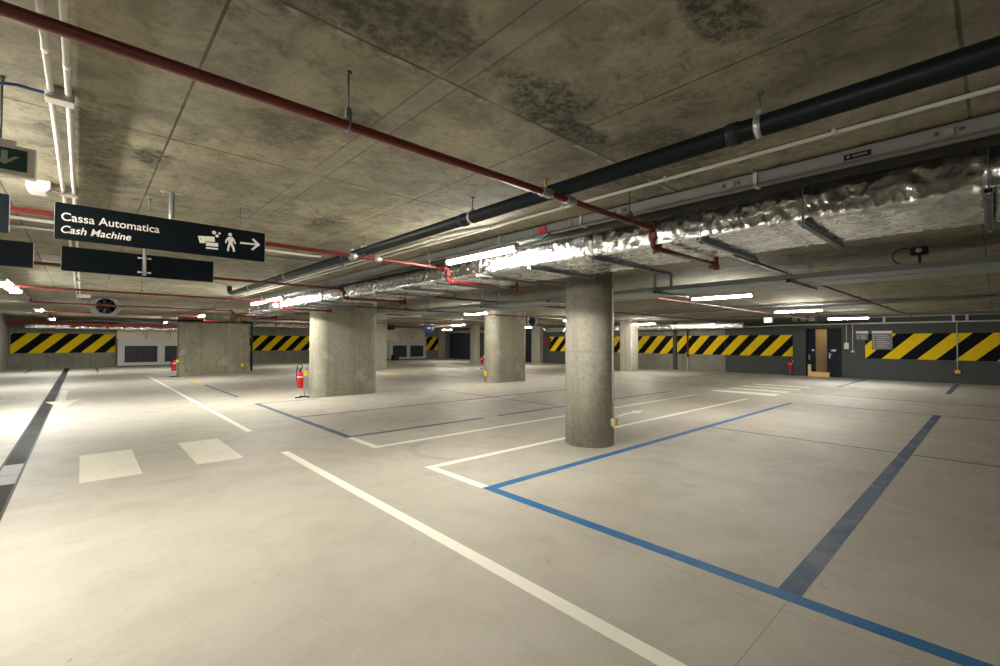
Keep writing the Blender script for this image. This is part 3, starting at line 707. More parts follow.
TL = [ # x, y, z, cool, label
    (3.36, 4.02, 2.50, 0, 'brightest tube light, hung beside the foil duct'),
    (9.82, 3.88, 2.47, 0, 'tube light hung alone right of the nearest column'),
    (15.55, 3.95, 2.47, 0, 'tube light just above the dark double door'),
    (20.85, 3.7, 2.45, 1, 'bluish tube light by the right wall above the notice boards'),
    (-1.04, 3.5, 2.50, 0, 'tube light over the left lane, out of the frame, beside the exit sign'),
    (-1.04, 4.85, 2.50, 0, 'tube light over the left lane, out of the frame, beside the lettered sign'),
    (-1.04, -4.2, 2.50, 0, 'tube light over the left lane behind the camera'),
    (-1.04, 11.75, 2.50, 1, 'nearest of the bluish tube lights in the left row'),
    (-1.04, 13.1, 2.50, 1, 'bluish tube light just behind the nearest one in the left row'),
    (-1.04, 20.5, 2.47, 1, 'middle light of the receding left row'),
    (-1.04, 28.8, 2.47, 1, 'farthest light of the receding left row'),
    (3.36, 11.65, 2.50, 0, 'far tube light at the end of the foil duct, nearer of two'),
    (3.36, 12.95, 2.50, 0, 'far tube light at the end of the foil duct, further of two'),
    (3.36, 20.6, 2.47, 0, 'tube light above the stained pier'),
    (9.82, 11.9, 2.47, 0, 'tube light above left of the middle column'),
    (9.82, 20.4, 2.47, 0, 'tube light far off left of the middle column'),
    (15.55, 12.2, 2.47, 0, 'tube light far off behind the middle column'),
    (15.55, 20.4, 2.47, 0, 'tube light far off near the blue round sign'),
    (20.85, 12.0, 2.47, 0, 'tube light near the narrow far column'),
    (20.85, 20.4, 2.47, 0, 'tube light far off before the right foil duct'),
    (20.85, 28.8, 2.47, 0, 'tube light in front of the roller door'),
    (9.82, 28.9, 2.47, 0, 'tube light far behind the stained pier'),
    (3.2, 29.3, 2.47, 0, 'tube light in front of the cream panel far left'),
]
protoW = tube_light('tube'); protoC = tube_light('tubec', w=.085); used = set()
for (x, y, z, cool, lab) in TL:
    src = protoC if cool else protoW
    if src.name not in used: used.add(src.name); src.location = (x, y, z); src['label'] = lab; src['group'] = 'tube lights'
    else: dup(src, (x, y, z), lab, 'tube lights')
# thin rails the other rows hang from
for (x, lab) in ((-1.04, 'thin grey rail carrying the left row of lights'), (9.82, 'thin grey rail above the light right of nearest column'), (15.55, 'thin grey rail above the light over the double door'), (20.85, 'thin grey rail nearest the right wall, carrying tube lights')):
    t = thing('lighting_rail', lab, 'trunking', (x, 12, 2.56))
    MB().box((x - .025, -3, 2.57), (x + .025, 32.5, 2.615), .003).build('channel', M['trunk'], t)
    for y in range(-2, 32, 3): MB().tube([(x, y, 2.61), (x, y, ZC)], .005, 6).build('rod', M['rod'], t)

# ------------------------------------------------------------------ cable trays on the right
def tray(x0, x1, z0, h, y0, y1, label):
    t = thing('cable_tray', label, 'cable tray', ((x0 + x1) / 2, (y0 + y1) / 2, z0))
    MB().box((x0, y0, z0), (x1, y1, z0 + .004)).box((x0, y0, z0), (x0 + .004, y1, z0 + h)).box((x1 - .004, y0, z0), (x1, y1, z0 + h)).box((x0, y0, z0 + h - .004), (x0 + .016, y1, z0 + h)).box((x1 - .016, y0, z0 + h - .004), (x1, y1, z0 + h)).build('channel', M['tray'], t)
    m = MB()
    for k in range(3): x = x0 + (x1 - x0) * (k + 1) / 4; m.tube([(x, y0, z0 + .02), (x, y1, z0 + .02)], .014, 6)
    m.build('cable', M['rubber'], t)
    return t
tray(6.96, 7.38, 2.36, .065, -3, 17.5, 'long steel cable tray under the ceiling behind nearest column')
tray(7.51, 8.01, 2.36, .05, -3, 17.5, 'second long steel cable tray, just behind the first')
tag(MB().tube([(7.445, -3, 2.365), (7.445, 17.5, 2.365)], .014, 8).build('conduit', M['conduit']), 'pale conduit running in the gap between the two cable trays', 'conduit')
for k, y in enumerate((-.2, 1.86, 3.78, 6.1, 8.2, 10.4, 12.6, 14.8)):
    big = y in (3.78, 8.2)
    t = thing('tray_support', 'steel cross bar and posts holding the two cable trays, %s from the right' % ORD[k], 'support', (7.5, y, 2.32), 'supports of the cable trays')
    MB().box((6.9, y - .02, 2.32), (8.25 if k == 1 else 8.09, y + .02, 2.36), .003).build('cross_bar', M['tray'], t)
    for x in ((6.925, 8.06) if not big else (6.925, 7.475)):
        (MB().box((x - .022, y - .02, 2.36), (x + .022, y + .02, ZC), .003) if big else MB().tube([(x, y, 2.36), (x, y, ZC)], .006, 6)).build('post', M['tray'] if big else M['steel'], t)
    MB().box((6.89, y - .022, 2.318), (6.9, y + .022, 2.362)).build('end_cap', M['rubber'], t)
tag(MB().tube([(16.0, -3, 2.672), (16.0, 12, 2.672)], .025, 8).build('conduit', M['tray']), 'grey conduit on the ceiling behind the cable trays at right', 'conduit')
# floodlight / camera standing on the tray
t = thing('spot_lamp', 'black square floodlight with round lens and looped cable above tray', 'lamp', (7.27, .6, 2.365))
MB().box((7.17, .52, 2.555), (7.33, .68, 2.645), .012).build('housing', M['rubber'], t)
MB().lathe([(.0, .012), (.022, .01), (.03, .0), (.03, -.01)], (7.17, .6, 2.60), (-1, -.1, 0), 16).build('lens', M['lens'], t)
MB().tube([(7.27, .6, 2.365), (7.27, .6, 2.56)], .014, 8).box((7.23, .565, 2.364), (7.31, .635, 2.374), .002).build('stem', M['darksteel'], t)
P = [(7.27, .68, 2.635), (7.25, .74, 2.65), (7.24, .80, 2.635), (7.23, .835, 2.59), (7.23, .84, 2.54), (7.24, .81, 2.485), (7.25, .74, 2.45), (7.26, .67, 2.435), (7.27, .615, 2.43)]
MB().tube(P, .007, 8).build('cable', M['rubber'], t)

# ------------------------------------------------------------------ white conduits and boxes at top left
for (x, lab) in ((-.130, 'left one of the twin white conduits at top left'), (-.070, 'right one of the twin white conduits at top left')):
    t = thing('conduit', lab, 'conduit', (x, 6, 2.66))
    MB().tube([(x, -2, 2.668), (x, 18, 2.668)], .0125, 12).build('pipe', M['white'], t)
    for y in (2.55, 7.5, 10, 13): MB().lathe([(.0125, -.02), (.0145, -.02), (.0145, .02), (.0125, .02)], (x, y + (.1 if x > -.1 else .0), 2.668), (0, 1, 0), 12).build('sleeve', M['white'], t)
def jbox(y, label):
    t = thing('junction_box', label, 'box', (-.1, y, 2.638))
    MB().box((-.152, y - .04, 2.642), (-.048, y + .04, ZC), .005).build('box', M['grey'], t)
    for x in (-.13, -.07): MB().lathe([(.0125, 0), (.019, 0), (.019, .018), (.0125, .018)], (x, y - .04, 2.668), (0, -1, 0), 12).build('gland', M['grey'], t)
    MB().box((-.150, y - .038, 2.638), (-.050, y + .038, 2.643)).build('lid', M['white'], t)
    return t
jbox(3.02, 'grey junction box on the twin conduits, nearest the camera')
jbox(4.95, 'grey junction box on the twin conduits above the lettered sign')
jbox(12.0, 'grey junction box far along the twin conduits beyond the blank sign')
tag(MB().tube([(-.152, 3.02, 2.668), (-.2, 3.02, 2.668), (-.24, 3.02, 2.67), (-.29, 3.02, 2.66), (-.34, 3.03, 2.63), (-.45, 3.05, 2.6)], .0075, 8).build('cable', M['cable']), 'blue cable leaving the nearest junction box to the left', 'cable')
t = thing('emergency_light', 'small white emergency light on the ceiling below the exit sign', 'lamp', (-.26, 4.9, 2.64))
MB().extrude([(-.33, 2.70), (-.2, 2.70), (-.2, 2.645), (-.215, 2.625), (-.315, 2.625), (-.33, 2.645)], (0, 4.82, 0), (1, 0, 0), (0, 0, 1), (0, 1, 0), .16).build('housing', M['white'], t)
MB().box((-.31, 4.81, 2.612), (-.22, 4.97, 2.626), .004).build('diffuser', M['lens'], t)
MB().tube([(-.2, 4.9, 2.66), (-.150, 4.93, 2.66)], .008, 8).build('cable', M['white'], t)

# ------------------------------------------------------------------ hanging signs
def sign_plate(t, x0, x1, y, z0, z1, th=.022):
    r = .012; pr = []
    for (cx, cz, a0) in ((x1 - r, z1 - r, 0), (x0 + r, z1 - r, PI / 2), (x0 + r, z0 + r, PI), (x1 - r, z0 + r, 1.5 * PI)):
        pr += [(cx + r * math.cos(a0 + PI / 2 * i / 4), cz + r * math.sin(a0 + PI / 2 * i / 4)) for i in range(5)]
    MB().extrude(pr, (0, y, 0), (1, 0, 0), (0, 0, 1), (0, 1, 0), th).build('panel', M['sign'], t)
    for x in (x0 - .0035, x1 + .0005): MB().box((x, y + .002, z0 + .01), (x + .003, y + th - .002, z1 - .01)).build('edge_strip', M['signedge'], t)
def sign_post(t, x, y, z0, r=.02, flange=True):
    m = MB().tube([(x, y, z0), (x, y, ZC)], r, 16)
    m.build('post', M['steel'], t)
    if flange:
        MB().box((x - .075, y - .03, ZC - .008), (x + .075, y + .03, ZC)).tube([(x - .055, y, ZC - .02), (x - .055, y, ZC)], .007, 8).tube([(x + .055, y, ZC - .02), (x + .055, y, ZC)], .007, 8).build('ceiling_flange', M['steel'], t)
SX0, SX1, SZ0, SZ1 = -.158, 1.192, 2.213, 2.469
t = thing('hanging_sign', 'dark hanging sign lettered for the cash machine with arrow', 'sign', (.51, 4.45, SZ0))
sign_plate(t, SX0, SX1, 4.43, SZ0, SZ1); sign_post(t, .51, 4.475, 2.26)
yf = 4.43
text_mesh('lettering', 'Cassa Automatica', -.125, .43, 2.346, 2.402, yf, M['letter'], t, 0, .007)
text_mesh('lettering', 'Cash Machine', -.125, .258, 2.259, 2.31, yf, M['letter'], t, .22, .009)
def flat(name, polys, circles=()):
    m = MB()
    for p in polys: m.extrude(p, (0, yf - .0014, 0), (1, 0, 0), (0, 0, 1), (0, 1, 0), .0012)
    for (cx, cz, r) in circles: m.extrude([(cx + r * math.cos(2 * PI * i / 18), cz + r * math.sin(2 * PI * i / 18)) for i in range(18)], (0, yf - .0014, 0), (1, 0, 0), (0, 0, 1), (0, 1, 0), .0012)
    return m.build(name, M['letter'], t)
dz = .004
flat('card_symbol', [[(.684, 2.361 + dz), (.80, 2.372 + dz), (.806, 2.330 + dz), (.737, 2.324 + dz), (.737, 2.309 + dz), (.698, 2.305 + dz)], [(.742, 2.318 + dz), (.829, 2.322 + dz), (.829, 2.291 + dz), (.742, 2.288 + dz)], [(.742, 2.277 + dz), (.829, 2.279 + dz), (.829, 2.267 + dz), (.742, 2.265 + dz)]],
     [(.798, 2.412, .015), (.82, 2.386, .0125), (.838, 2.411, .009)])
ps = flat('walking_person', [[(.903, 2.392), (.934, 2.396), (.948, 2.378), (.963, 2.343), (.954, 2.336), (.938, 2.365), (.936, 2.338), (.951, 2.305), (.956, 2.272), (.941, 2.271), (.935, 2.3), (.921, 2.328), (.912, 2.298), (.909, 2.270), (.895, 2.270), (.898, 2.303), (.906, 2.34), (.902, 2.366), (.893, 2.356), (.891, 2.336), (.880, 2.337), (.882, 2.362)]], [(.917, 2.414, .0145)])
flat('arrow_symbol', [[(.993, 2.362), (.993, 2.347), (1.118, 2.352), (1.082, 2.313), (1.092, 2.302), (1.153, 2.361), (1.098, 2.409), (1.086, 2.399), (1.116, 2.367)]])
MB().extrude([(.697, 2.345), (.706, 2.352), (.709, 2.349), (.703, 2.344), (.709, 2.339), (.706, 2.336)], (0, yf - .0022, 0), (1, 0, 0), (0, 0, 1), (0, 1, 0), .001).build('card_mark', M['sign'], t)
tag(MB().tube([(1.03, 4.6, 2.47), (1.03, 4.6, ZC)], .0045, 8).box((1.018, 4.588, 2.46), (1.042, 4.612, 2.48)).build('threaded_rod', M['rod']), 'thin steel rod hanging behind the lettered sign', 'hanger')
t = thing('hanging_sign', 'blank back of a dark hanging sign below the lettered one', 'sign', (.5, 6.5, 2.22))
sign_plate(t, -.175, 1.17, 6.5, 2.222, 2.475); sign_post(t, .5, 6.475, 2.235, .02)
for z in (2.27, 2.43):
    MB().box((.455, 6.485, z - .006), (.545, 6.5, z + .006)).box((.44, 6.49, z - .01), (.455, 6.5, z + .01)).box((.545, 6.49, z - .01), (.56, 6.5, z + .01)).build('bracket', M['white'], t)
t = thing('hanging_sign', 'blank dark hanging sign cut by the left edge of the frame', 'sign', (-1.05, 6.5, 2.22))
sign_plate(t, -1.72, -.378, 6.5, 2.222, 2.475); sign_post(t, -1.05, 6.475, 2.235, .02)
t = thing('hanging_sign', 'edge of a dark sign just left of the lettered one', 'sign', (-1.05, 4.45, SZ0))
sign_plate(t, -1.75, -.376, 4.43, SZ0, SZ1); sign_post(t, -1.05, 4.475, 2.26)
# emergency exit sign with down arrow
t = thing('exit_sign', 'white framed green exit sign with down arrow at the left edge', 'sign', (-.3, 3.05, 2.24))
MB().box((-.425, 3.0, 2.245), (-.172, 3.05, 2.383), .004).build('frame', M['white'], t)
MB().box((-.395, 2.9965, 2.268), (-.202, 3.0, 2.366)).build('panel', M['green'], t)
MB().extrude([(-.283, 2.352), (-.263, 2.352), (-.263, 2.312), (-.243, 2.332), (-.226, 2.332), (-.273, 2.288), (-.322, 2.332), (-.304, 2.332), (-.283, 2.312)], (0, 2.9955, 0), (1, 0, 0), (0, 0, 1), (0, 1, 0), .001).build('arrow_symbol', M['arrowv'], t)
MB().box((-.37, 3.0, 2.383), (-.235, 3.05, 2.405), .003).build('mount', M['white'], t)
MB().tube([(-.29, 3.04, 2.40), (-.29, 3.04, ZC)], .0045, 8).lathe([(.0045, 0), (.01, 0), (.01, .02), (.0045, .02)], (-.29, 3.04, ZC - .02), (0, 0, 1), 10).build('rod', M['darksteel'], t)
# conduit and small dome right of the sign
tag(MB().tube([(-2.7, 6.35, 2.677), (2.3, 6.35, 2.677), (2.42, 6.3, 2.677)], .016, 10).build('conduit', M['conduit']), 'pale conduit along the ceiling behind the lettered sign', 'conduit')
tag(MB().tube([(-2.7, 6.82, 2.68), (3.0, 6.82, 2.68)], .016, 10).build('conduit', M['steel']), 'grey conduit along the ceiling just behind the second red pipe', 'conduit')
tag(MB().lathe([(.0, -.06), (.03, -.055), (.05, -.035), (.055, 0), (.055, .02), (.0, .0199)], (2.6, 5.35, 2.68), (0, 0, 1), 18).build('smoke_detector', M['white']), 'white smoke detector on the ceiling beside the black pipe', 'detector')
for (x, y, lab) in ((-.3, 9.0, 'small white luminaire on the ceiling beyond the blank signs'), (.0, 16.0, 'small white luminaire on the ceiling beside the jet fan')):
    t = thing('emergency_light', lab, 'lamp', (x, y, 2.6)); MB().box((x - .14, y - .06, 2.62), (x + .14, y + .06, ZC), .01).build('housing', M['white'], t); MB().box((x - .12, y - .05, 2.605), (x + .12, y + .05, 2.62), .004).build('diffuser', M['lens'], t)

# ------------------------------------------------------------------ jet fans
def jet_fan(x, y, label, w=.66, L=1.3, z=2.46, h=.46):
    t = thing('jet_fan', label, 'fan', (x, y, z - h / 2)); r = .22
    # octagonal housing with a round throat
    n = 24; out = []
    for i in range(n):
        a = 2 * PI * i / n; ca, sa = math.cos(a), math.sin(a); k = min(w / 2 / max(abs(ca), 1e-6), h / 2 / max(abs(sa), 1e-6)); kk = (w / 2 + h / 2) * .72 / (abs(ca) + abs(sa)) ; k = min(k, kk * 1.08); out.append((x + ca * k, z + sa * k))
    inn = [(x + r * math.cos(2 * PI * i / n), z + r * math.sin(2 * PI * i / n)) for i in range(n)]
    vs = [(a, y, b) for a, b in out] + [(a, y, b) for a, b in inn] + [(a, y + L, b) for a, b in out] + [(a, y + L, b) for a, b in inn]; fs = []
    for i in range(n):
        j = (i + 1) % n
        fs += [[i, j, n + j, n + i], [2 * n + j, 2 * n + i, 3 * n + i, 3 * n + j], [j, i, 2 * n + i, 2 * n + j], [n + i, n + j, 3 * n + j, 3 * n + i]]
    MB().add(vs, fs).build('housing', M['fan'], t)
    MB().lathe([(.0, -.03), (.05, -.02), (.07, .03), (.07, .25)], (x, y + .12, z), (0, 1, 0), 16).build('hub', M['rubber'], t)
    for k in range(7):
        a = 2 * PI * k / 7; u = Vector((math.cos(a), 0, math.sin(a))); v = Vector((-math.sin(a), .55, math.cos(a))).normalized(); o = Vector((x, y + .22, z))
        p = [o + u * .06 - v * .03, o + u * .2 - v * .055, o + u * .2 + v * .055, o + u * .06 + v * .03]; nn = u.cross(v) * .006
        MB().add([q for q in p] + [q + nn for q in p], [(3, 2, 1, 0), (4, 5, 6, 7), (0, 1, 5, 4), (1, 2, 6, 5), (2, 3, 7, 6), (3, 0, 4, 7)]).build('blade', M['darksteel'], t)
    MB().lathe([(.0, 0), (r, 0), (r, .01), (0, .01)], (x, y + L * .55, z), (0, 1, 0), 20).build('baffle', M['rubber'], t)
    for sx in (-1, 1):
        for yy in (.2, L - .2): MB().tube([(x + sx * w * .33, y + yy, z + h * .36), (x + sx * w * .33, y + yy, ZC)], .008, 6).build('rod', M['rod'], t)
    MB().box((x + w / 2 - .02, y + .02, z - .03), (x + w / 2 + .28, y + .06, z + .0)).build('bracket', M['tray'], t)
    return t
jet_fan(.47, 16.9, 'grey octagonal jet fan under the ceiling at left', z=2.47)
jet_fan(15.0, 14.2, 'dark jet fan far off between middle and nearest column', L=1.0)

# ------------------------------------------------------------------ fire extinguishers on stands
def extinguisher(x, y, label, slabel, dz=0):
    st = thing('extinguisher_stand', slabel, 'stand', (x, y, 0))
    MB().tube([(x + .1, y + .02, .02), (x + .1, y + .02, .80)], .012, 10).build('pole', M['steel'], st)
    m = MB().tube([(x - .16, y - .1, .015), (x + .1, y + .02, .025), (x + .15, y - .16, .015)], .014, 8).tube([(x + .1, y + .02, .025), (x + .06, y + .2, .015)], .014, 8)
    for p in ((x - .16, y - .1), (x + .15, y - .16), (x + .06, y + .2)): m.ball((*p, .02), .022, 8)
    m.build('foot', M['rubber'], st)
    MB().box((x + .025, y - .10, .60), (x + .13, y - .092, .72), .002).build('tag_plate', M['tag'], st)
    MB().box((x + .02, y - .01, .5), (x + .1, y + .01, .53)).build('hook', M['steel'], st)
    e = thing('fire_extinguisher', label, 'extinguisher', (x - .02, y, .26))
    X = x - .02
    MB().lathe([(.0, .25), (.07, .25), (.08, .265), (.08, .60), (.072, .64), (.05, .67), (.028, .685), (.028, .70), (.0, .70)], (X, y, 0), (0, 0, 1), 22).build('cylinder', M['redb'], e)
    MB().lathe([(.0815, .54), (.0815, .575)], (X, y, 0), (0, 0, 1), 22).build('white_label', M['white'], e)
    MB().tube([(X, y, .70), (X, y, .75)], .018, 10).box((X - .07, y - .012, .755), (X + .03, y + .012, .77), .003).box((X - .07, y - .012, .79), (X + .03, y + .012, .80), .003).tube([(X + .02, y, .76), (X + .02, y, .795)], .008, 8).build('valve', M['rubber'], e)
    MB().tube([(X + .02, y, .74), (X + .06, y, .84), (X + .02, y, .91), (X - .05, y, .89), (X - .09, y, .80), (X - .095, y, .66), (X - .095, y, .42)], .011, 8).build('hose', M['rubber'], e)
extinguisher(4.33, 12.6, 'red fire extinguisher on a stand beside wide left column', 'stand holding the extinguisher beside wide left column')
extinguisher(2.86, 23.3, 'red fire extinguisher at the left edge of the stained pier', 'stand holding the extinguisher at the stained pier')
extinguisher(24.72, 6.62, 'red fire extinguisher by the dark double door', 'stand holding the extinguisher by the dark double door')
extinguisher(16.85, 19.9, 'far red extinguisher just left of the middle column', 'stand holding the far extinguisher left of middle column')

# ------------------------------------------------------------------ outlet box and conduit on the nearest column
ang = math.radians(-80); ux, uy = math.cos(ang), math.sin(ang); tx, ty = -uy, ux
def on_col(d, s): return (C1[0] + ux * (R1 + d) + tx * s, C1[1] + uy * (R1 + d) + ty * s)
t = thing('conduit', 'pale conduit running up the right side of the nearest column', 'conduit', (*on_col(.014, 0), .4))
MB().tube([(*on_col(.014, 0), .40), (*on_col(.014, 0), ZC)], .0125, 10).build('pipe', M['conduit'], t)
for z in (.9, 1.6, 2.2): MB().tube([(*on_col(.002, -.02), z), (*on_col(.027, 0), z), (*on_col(.002, .02), z)], .006, 6).build('clip', M['grey'], t)
t = thing('socket_box', 'grey socket box with yellow cover on the nearest column', 'box', (*on_col(.03, 0), .29))
def rbox(d0, d1, s0, s1, z0, z1):
    p = [on_col(d0, s0), on_col(d1, s0), on_col(d1, s1), on_col(d0, s1)]
    return MB().extrude(p, (0, 0, 0), (1, 0, 0), (0, 1, 0), (0, 0, 1), z1 - z0) if not z0 else MB().extrude(p, (0, 0, z0), (1, 0, 0), (0, 1, 0), (0, 0, 1), z1 - z0)
rbox(.0, .05, -.042, .042, .30, .405).build('back_box', M['grey'], t)
rbox(.05, .07, -.04, .04, .303, .402).build('cover', M['boxy'], t)
rbox(.01, .035, -.015, .015, .27, .30).build('gland', M['grey'], t)
# yellow tag box on the middle column
tag(MB().box((11.02, 12.78, .25), (11.10, 12.9, .42), .005).build('socket_box', M['tag']), 'small yellow box low on the middle column', 'box')

# ------------------------------------------------------------------ louvred units on the far wall
def louvre_unit(x0, x1, label):
    yb = YF; t = thing('louvred_unit', label, 'vent', ((x0 + x1) / 2, yb - .2, 0))
    w = (x1 - x0 - .75) / 2
    fr = MB(); y0, y1 = yb - .4, yb
    xs = [x0 + .25, x0 + .25 + w, x1 - .25 - w, x1 - .25]
    for a, b in ((x0, xs[0]), (xs[1], xs[2]), (xs[3], x1)): fr.box((a, y0, 0.06), (b, y1, 1.62))
    fr.box((xs[0], y0, 1.2), (xs[1], y1, 1.62)).box((xs[2], y0, 1.2), (xs[3], y1, 1.62)).box((xs[0], y0, .06), (xs[1], y1, .24)).box((xs[2], y0, .06), (xs[3], y1, .24))
    fr.build('frame', M['greyp'], t)
    MB().box((x0 - .05, y0 - .02, 0), (x1 + .05, y1, .06)).build('plinth', M['darksteel'], t)
    for a, b in ((xs[0], xs[1]), (xs[2], xs[3])):
        MB().box((a, y0 + .08, .24), (b, y0 + .12, 1.2)).build('louvre', M['louvre'], t)
        MB().box((a, y0 - .03, .2), (a + .05, y0, 1.24)).box((b - .05, y0 - .03, .2), (b, y0, 1.24)).box((a, y0 - .03, 1.2), (b, y0, 1.25)).box((a, y0 - .03, .19), (b, y0, .24)).build('louvre_frame', M['greyp'], t)
    for k in (.32, .62):
        x = x0 + (x1 - x0) * k
        MB().tube([(x, yb - .3, 1.6), (x, yb - .3, 1.95), (x - .08, yb - .3, 2.05), (x - .16, yb - .3, 2.0), (x - .16, yb - .28, 1.9)], .02, 6).build('cable', M['grey'], t)
louvre_unit(1.5, 5.5, 'pale grey louvred unit below cream panel, left of stained pier')
louvre_unit(18.75, 22.35, 'pale grey louvred unit far off between the wide columns')
tag(MB().box((18.7, 33.2, 0), (19.2, 33.6, .42), .02).box((18.8, 33.3, .42), (19.0, 33.5, .5), .01).build('floor_cleaner', M['rubber']), 'small black machine on floor before the far louvred unit', 'machine')

# ------------------------------------------------------------------ fittings along the right wall
XW = XR - .18
tag(MB().tube([(XW - .12, -3, 2.40), (XW - .12, 6.5, 2.40), (XW - .12, 7.0, 2.40), (XW - .05, 8.0, 2.36), (XW + .05, 9.4, 2.36)], .032, 10).build('conduit', M['white']), 'thick white conduit along the right wall above the stripes', 'conduit')
tag(MB().tube([(XW - .1, -3, 2.66), (XW - .1, 6.5, 2.66)], .02, 8).build('conduit', M['conduit']), 'pale conduit where the right wall meets the ceiling', 'conduit')
for k, y in enumerate((.75, 1.12, 3.2)): tag(MB().box((XW - .14, y - .04, 2.43), (XW, y + .04, 2.64), .005).build('wall_bracket', M['conduit']), 'pale bracket above the thick white conduit, %s from the right' % ORD[k], 'bracket', 'brackets of the thick white conduit')
t = thing('socket_box', 'yellow socket box on a conduit over the near right stripes', 'box', (XW - .03, 1.03, .4))
MB().tube([(XW - .03, 1.03, .5), (XW - .03, 1.03, 2.38)], .018, 8).build('conduit', M['conduit'], t); MB().box((XW - .07, .95, .38), (XW, 1.11, .52), .01).build('box', M['boxy'], t)
t = thing('switch_box', 'white box hanging on a thin conduit beside the double door', 'box', (XW - .04, 4.42, 1.3))
MB().box((XW - .08, 4.42, 1.28), (XW, 4.58, 1.56), .01).build('box', M['white'], t); MB().tube([(XW - .03, 4.50, 1.55), (XW - .03, 4.50, 2.38)], .014, 8).build('conduit', M['conduit'], t)
t = thing('call_point', 'small pale call point on a thin conduit beside white box', 'box', (XW - .04, 4.15, 1.15))
MB().box((XW - .06, 4.22, 1.14), (XW, 4.34, 1.21), .008).build('box', M['white'], t); MB().tube([(XW - .03, 4.28, 1.2), (XW - .03, 4.28, 2.38)], .012, 8).build('conduit', M['conduit'], t)
def board(y0, y1, z0, z1, label, rows):
    t = thing('notice_board', label, 'sign', (XW - .01, (y0 + y1) / 2, z0))
    MB().box((XW - .03, y0, z0), (XW - .009, y1, z1 - .1)).build('panel', M['board'], t)
    MB().box((XW - .032, y0, z1 - .1), (XW - .009, y1, z1)).build('header', M['conduit'], t)
    m = MB()
    for k in range(rows):
        z = z1 - .18 - k * (z1 - z0 - .22) / rows; ln = (.75, .9, .6, .85, .95, .7, .8)[k % 7]
        m.box((XW - .0315, y1 - .09, z - .035), (XW - .03, y1 - .04, z)); m.box((XW - .0315, y1 - .16 - (y1 - y0 - .2) * ln, z - .03), (XW - .03, y1 - .16, z - .008))
    m.build('print', M['boardline'], t)
board(2.95, 3.62, 1.28, 2.07, 'larger grey notice board over the near right stripes', 7)
board(3.74, 4.16, 1.68, 2.07, 'smaller grey notice board left of the larger one', 4)
tag(MB().box((XW - .03, 3.95, 2.14), (XW, 4.25, 2.2)).build('warning_strip', M['red']), 'thin red strip above the smaller notice board', 'sign')
# services above the double door
t = thing('air_unit', 'dark air unit with small grilles hung above the double door', 'unit', (22.2, 5, 2.4))
MB().box((22.0, 4.9, 2.40), (22.6, 5.85, 2.66), .01).box((22.0, 3.9, 2.42), (22.5, 4.55, 2.62), .01).build('casing', M['rubber'], t)
for y in (5.0, 5.3, 5.6): MB().box((21.98, y, 2.44), (22.0, y + .2, 2.62)).build('grille', M['trunk'], t)
MB().box((22.1, 4.55, 2.44), (22.4, 4.9, 2.6)).build('connecting_duct', M['rubber'], t)
for y in (4.0, 4.5, 5.0, 5.75): MB().tube([(22.3, y, 2.6), (22.3, y, ZC)], .008, 6).build('rod', M['rod'], t)
t = thing('exit_sign', 'small lit white exit box far right above the stripe band', 'sign', (20, 6.1, 2.32))
MB().box((20, 5.95, 2.33), (20.1, 6.27, 2.54), .006).build('casing', M['white'], t); MB().box((19.995, 5.98, 2.355), (20.0, 6.24, 2.52)).build('panel', M['exitlit'], t); MB().tube([(20.05, 6.1, 2.54), (20.05, 6.1, ZC)], .01, 6).build('rod', M['rod'], t)
tag(MB().tube([(XR - .1, 11.75, 0.), (XR - .1, 11.75, .75)], .045, 10).build('riser_pipe', M['conduit']), 'short white pipe at the foot of the concrete right wall', 'pipe')
tag(MB().tube([(XR - .1, 11.75, .751), (XR - .1, 11.75, 2.25)], .045, 10).build('riser_pipe', M['red']), 'dark red riser over the stripes on the concrete right wall', 'pipe')
tag(MB().box((XR - .2, 21.95, 1.2), (XR - .01, 22.45, 1.85), .01).build('hose_cabinet', M['red']), 'red fire hose box at the end of the far stripe band', 'box')
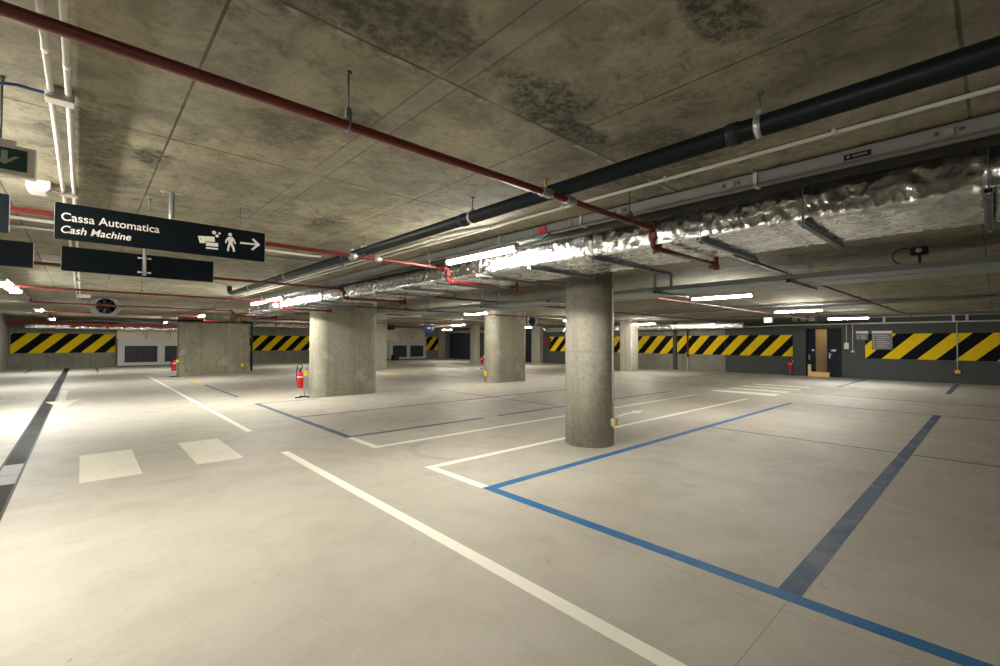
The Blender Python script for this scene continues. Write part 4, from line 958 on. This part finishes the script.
# blue round sign far off, black box beside the far cream panel
t = thing('round_sign', 'round blue sign hanging far off near the far louvred unit', 'sign', (14.4, 21.7, 2.3))
MB().lathe([(.0, 0), (.32, 0), (.32, .03), (.0, .03)], (14.4, 21.7, 2.30), (.55, .83, 0), 28).build('disc', M['bsign'], t)
MB().box((14.25, 21.55, 2.27), (14.42, 21.6, 2.32)).build('symbol', M['letter'], t); MB().tube([(14.4, 21.72, 2.6), (14.4, 21.72, ZC)], .01, 6).build('rod', M['rod'], t)
tag(MB().box((14.6, 26.3, 2.3), (14.9, 26.9, 2.6), .02).tube([(14.75, 26.6, 2.6), (14.75, 26.6, ZC)], .02, 6).build('speaker_box', M['rubber']), 'black box under the ceiling above the far louvred unit', 'box')

# ------------------------------------------------------------------ camera, world, colour management
cam = bpy.data.cameras.new('Camera'); co = bpy.data.objects.new('Camera', cam); COL.objects.link(co); S.camera = co
cam.sensor_fit = 'HORIZONTAL'; cam.sensor_width = 36; cam.lens = 36 * .4552; cam.clip_end = 200; cam.clip_start = .02
yaw, pitch, roll = map(math.radians, (47.485, 1.193, .275))
f = Vector((math.cos(yaw), math.sin(yaw), 0)); r = Vector((math.sin(yaw), -math.cos(yaw), 0)); u = Vector((0, 0, 1))
f2 = f * math.cos(pitch) + u * math.sin(pitch); u2 = u * math.cos(pitch) - f * math.sin(pitch)
r3 = r * math.cos(roll) + u2 * math.sin(roll); u3 = u2 * math.cos(roll) - r * math.sin(roll)
mw = Matrix((r3, u3, -f2)).transposed().to_4x4(); mw.translation = (0, 0, 1.5); co.matrix_world = mw
# warm ceiling lamp of the lobby behind the door
la = bpy.data.lights.new('lobby_lamp', 'AREA'); la.energy = 4; la.color = (1, .78, .45); la.size = .5
lo = bpy.data.objects.new('lobby_lamp', la); COL.objects.link(lo); lo.location = (XR + .9, 5.6, 2.38)
wd = bpy.data.worlds.new('World'); S.world = wd; wd.use_nodes = True
wd.node_tree.nodes['Background'].inputs[0].default_value = (.5, .48, .42, 1); wd.node_tree.nodes['Background'].inputs[1].default_value = .0
S.view_settings.view_transform = 'Standard'; S.view_settings.look = 'None'; S.view_settings.gamma = 1; S.view_settings.exposure = .42
S.view_settings.use_curve_mapping = False
S.cycles.use_denoising = True
S.cycles.max_bounces = 10; S.cycles.diffuse_bounces = 6
S.cycles.sample_clamp_indirect = 6
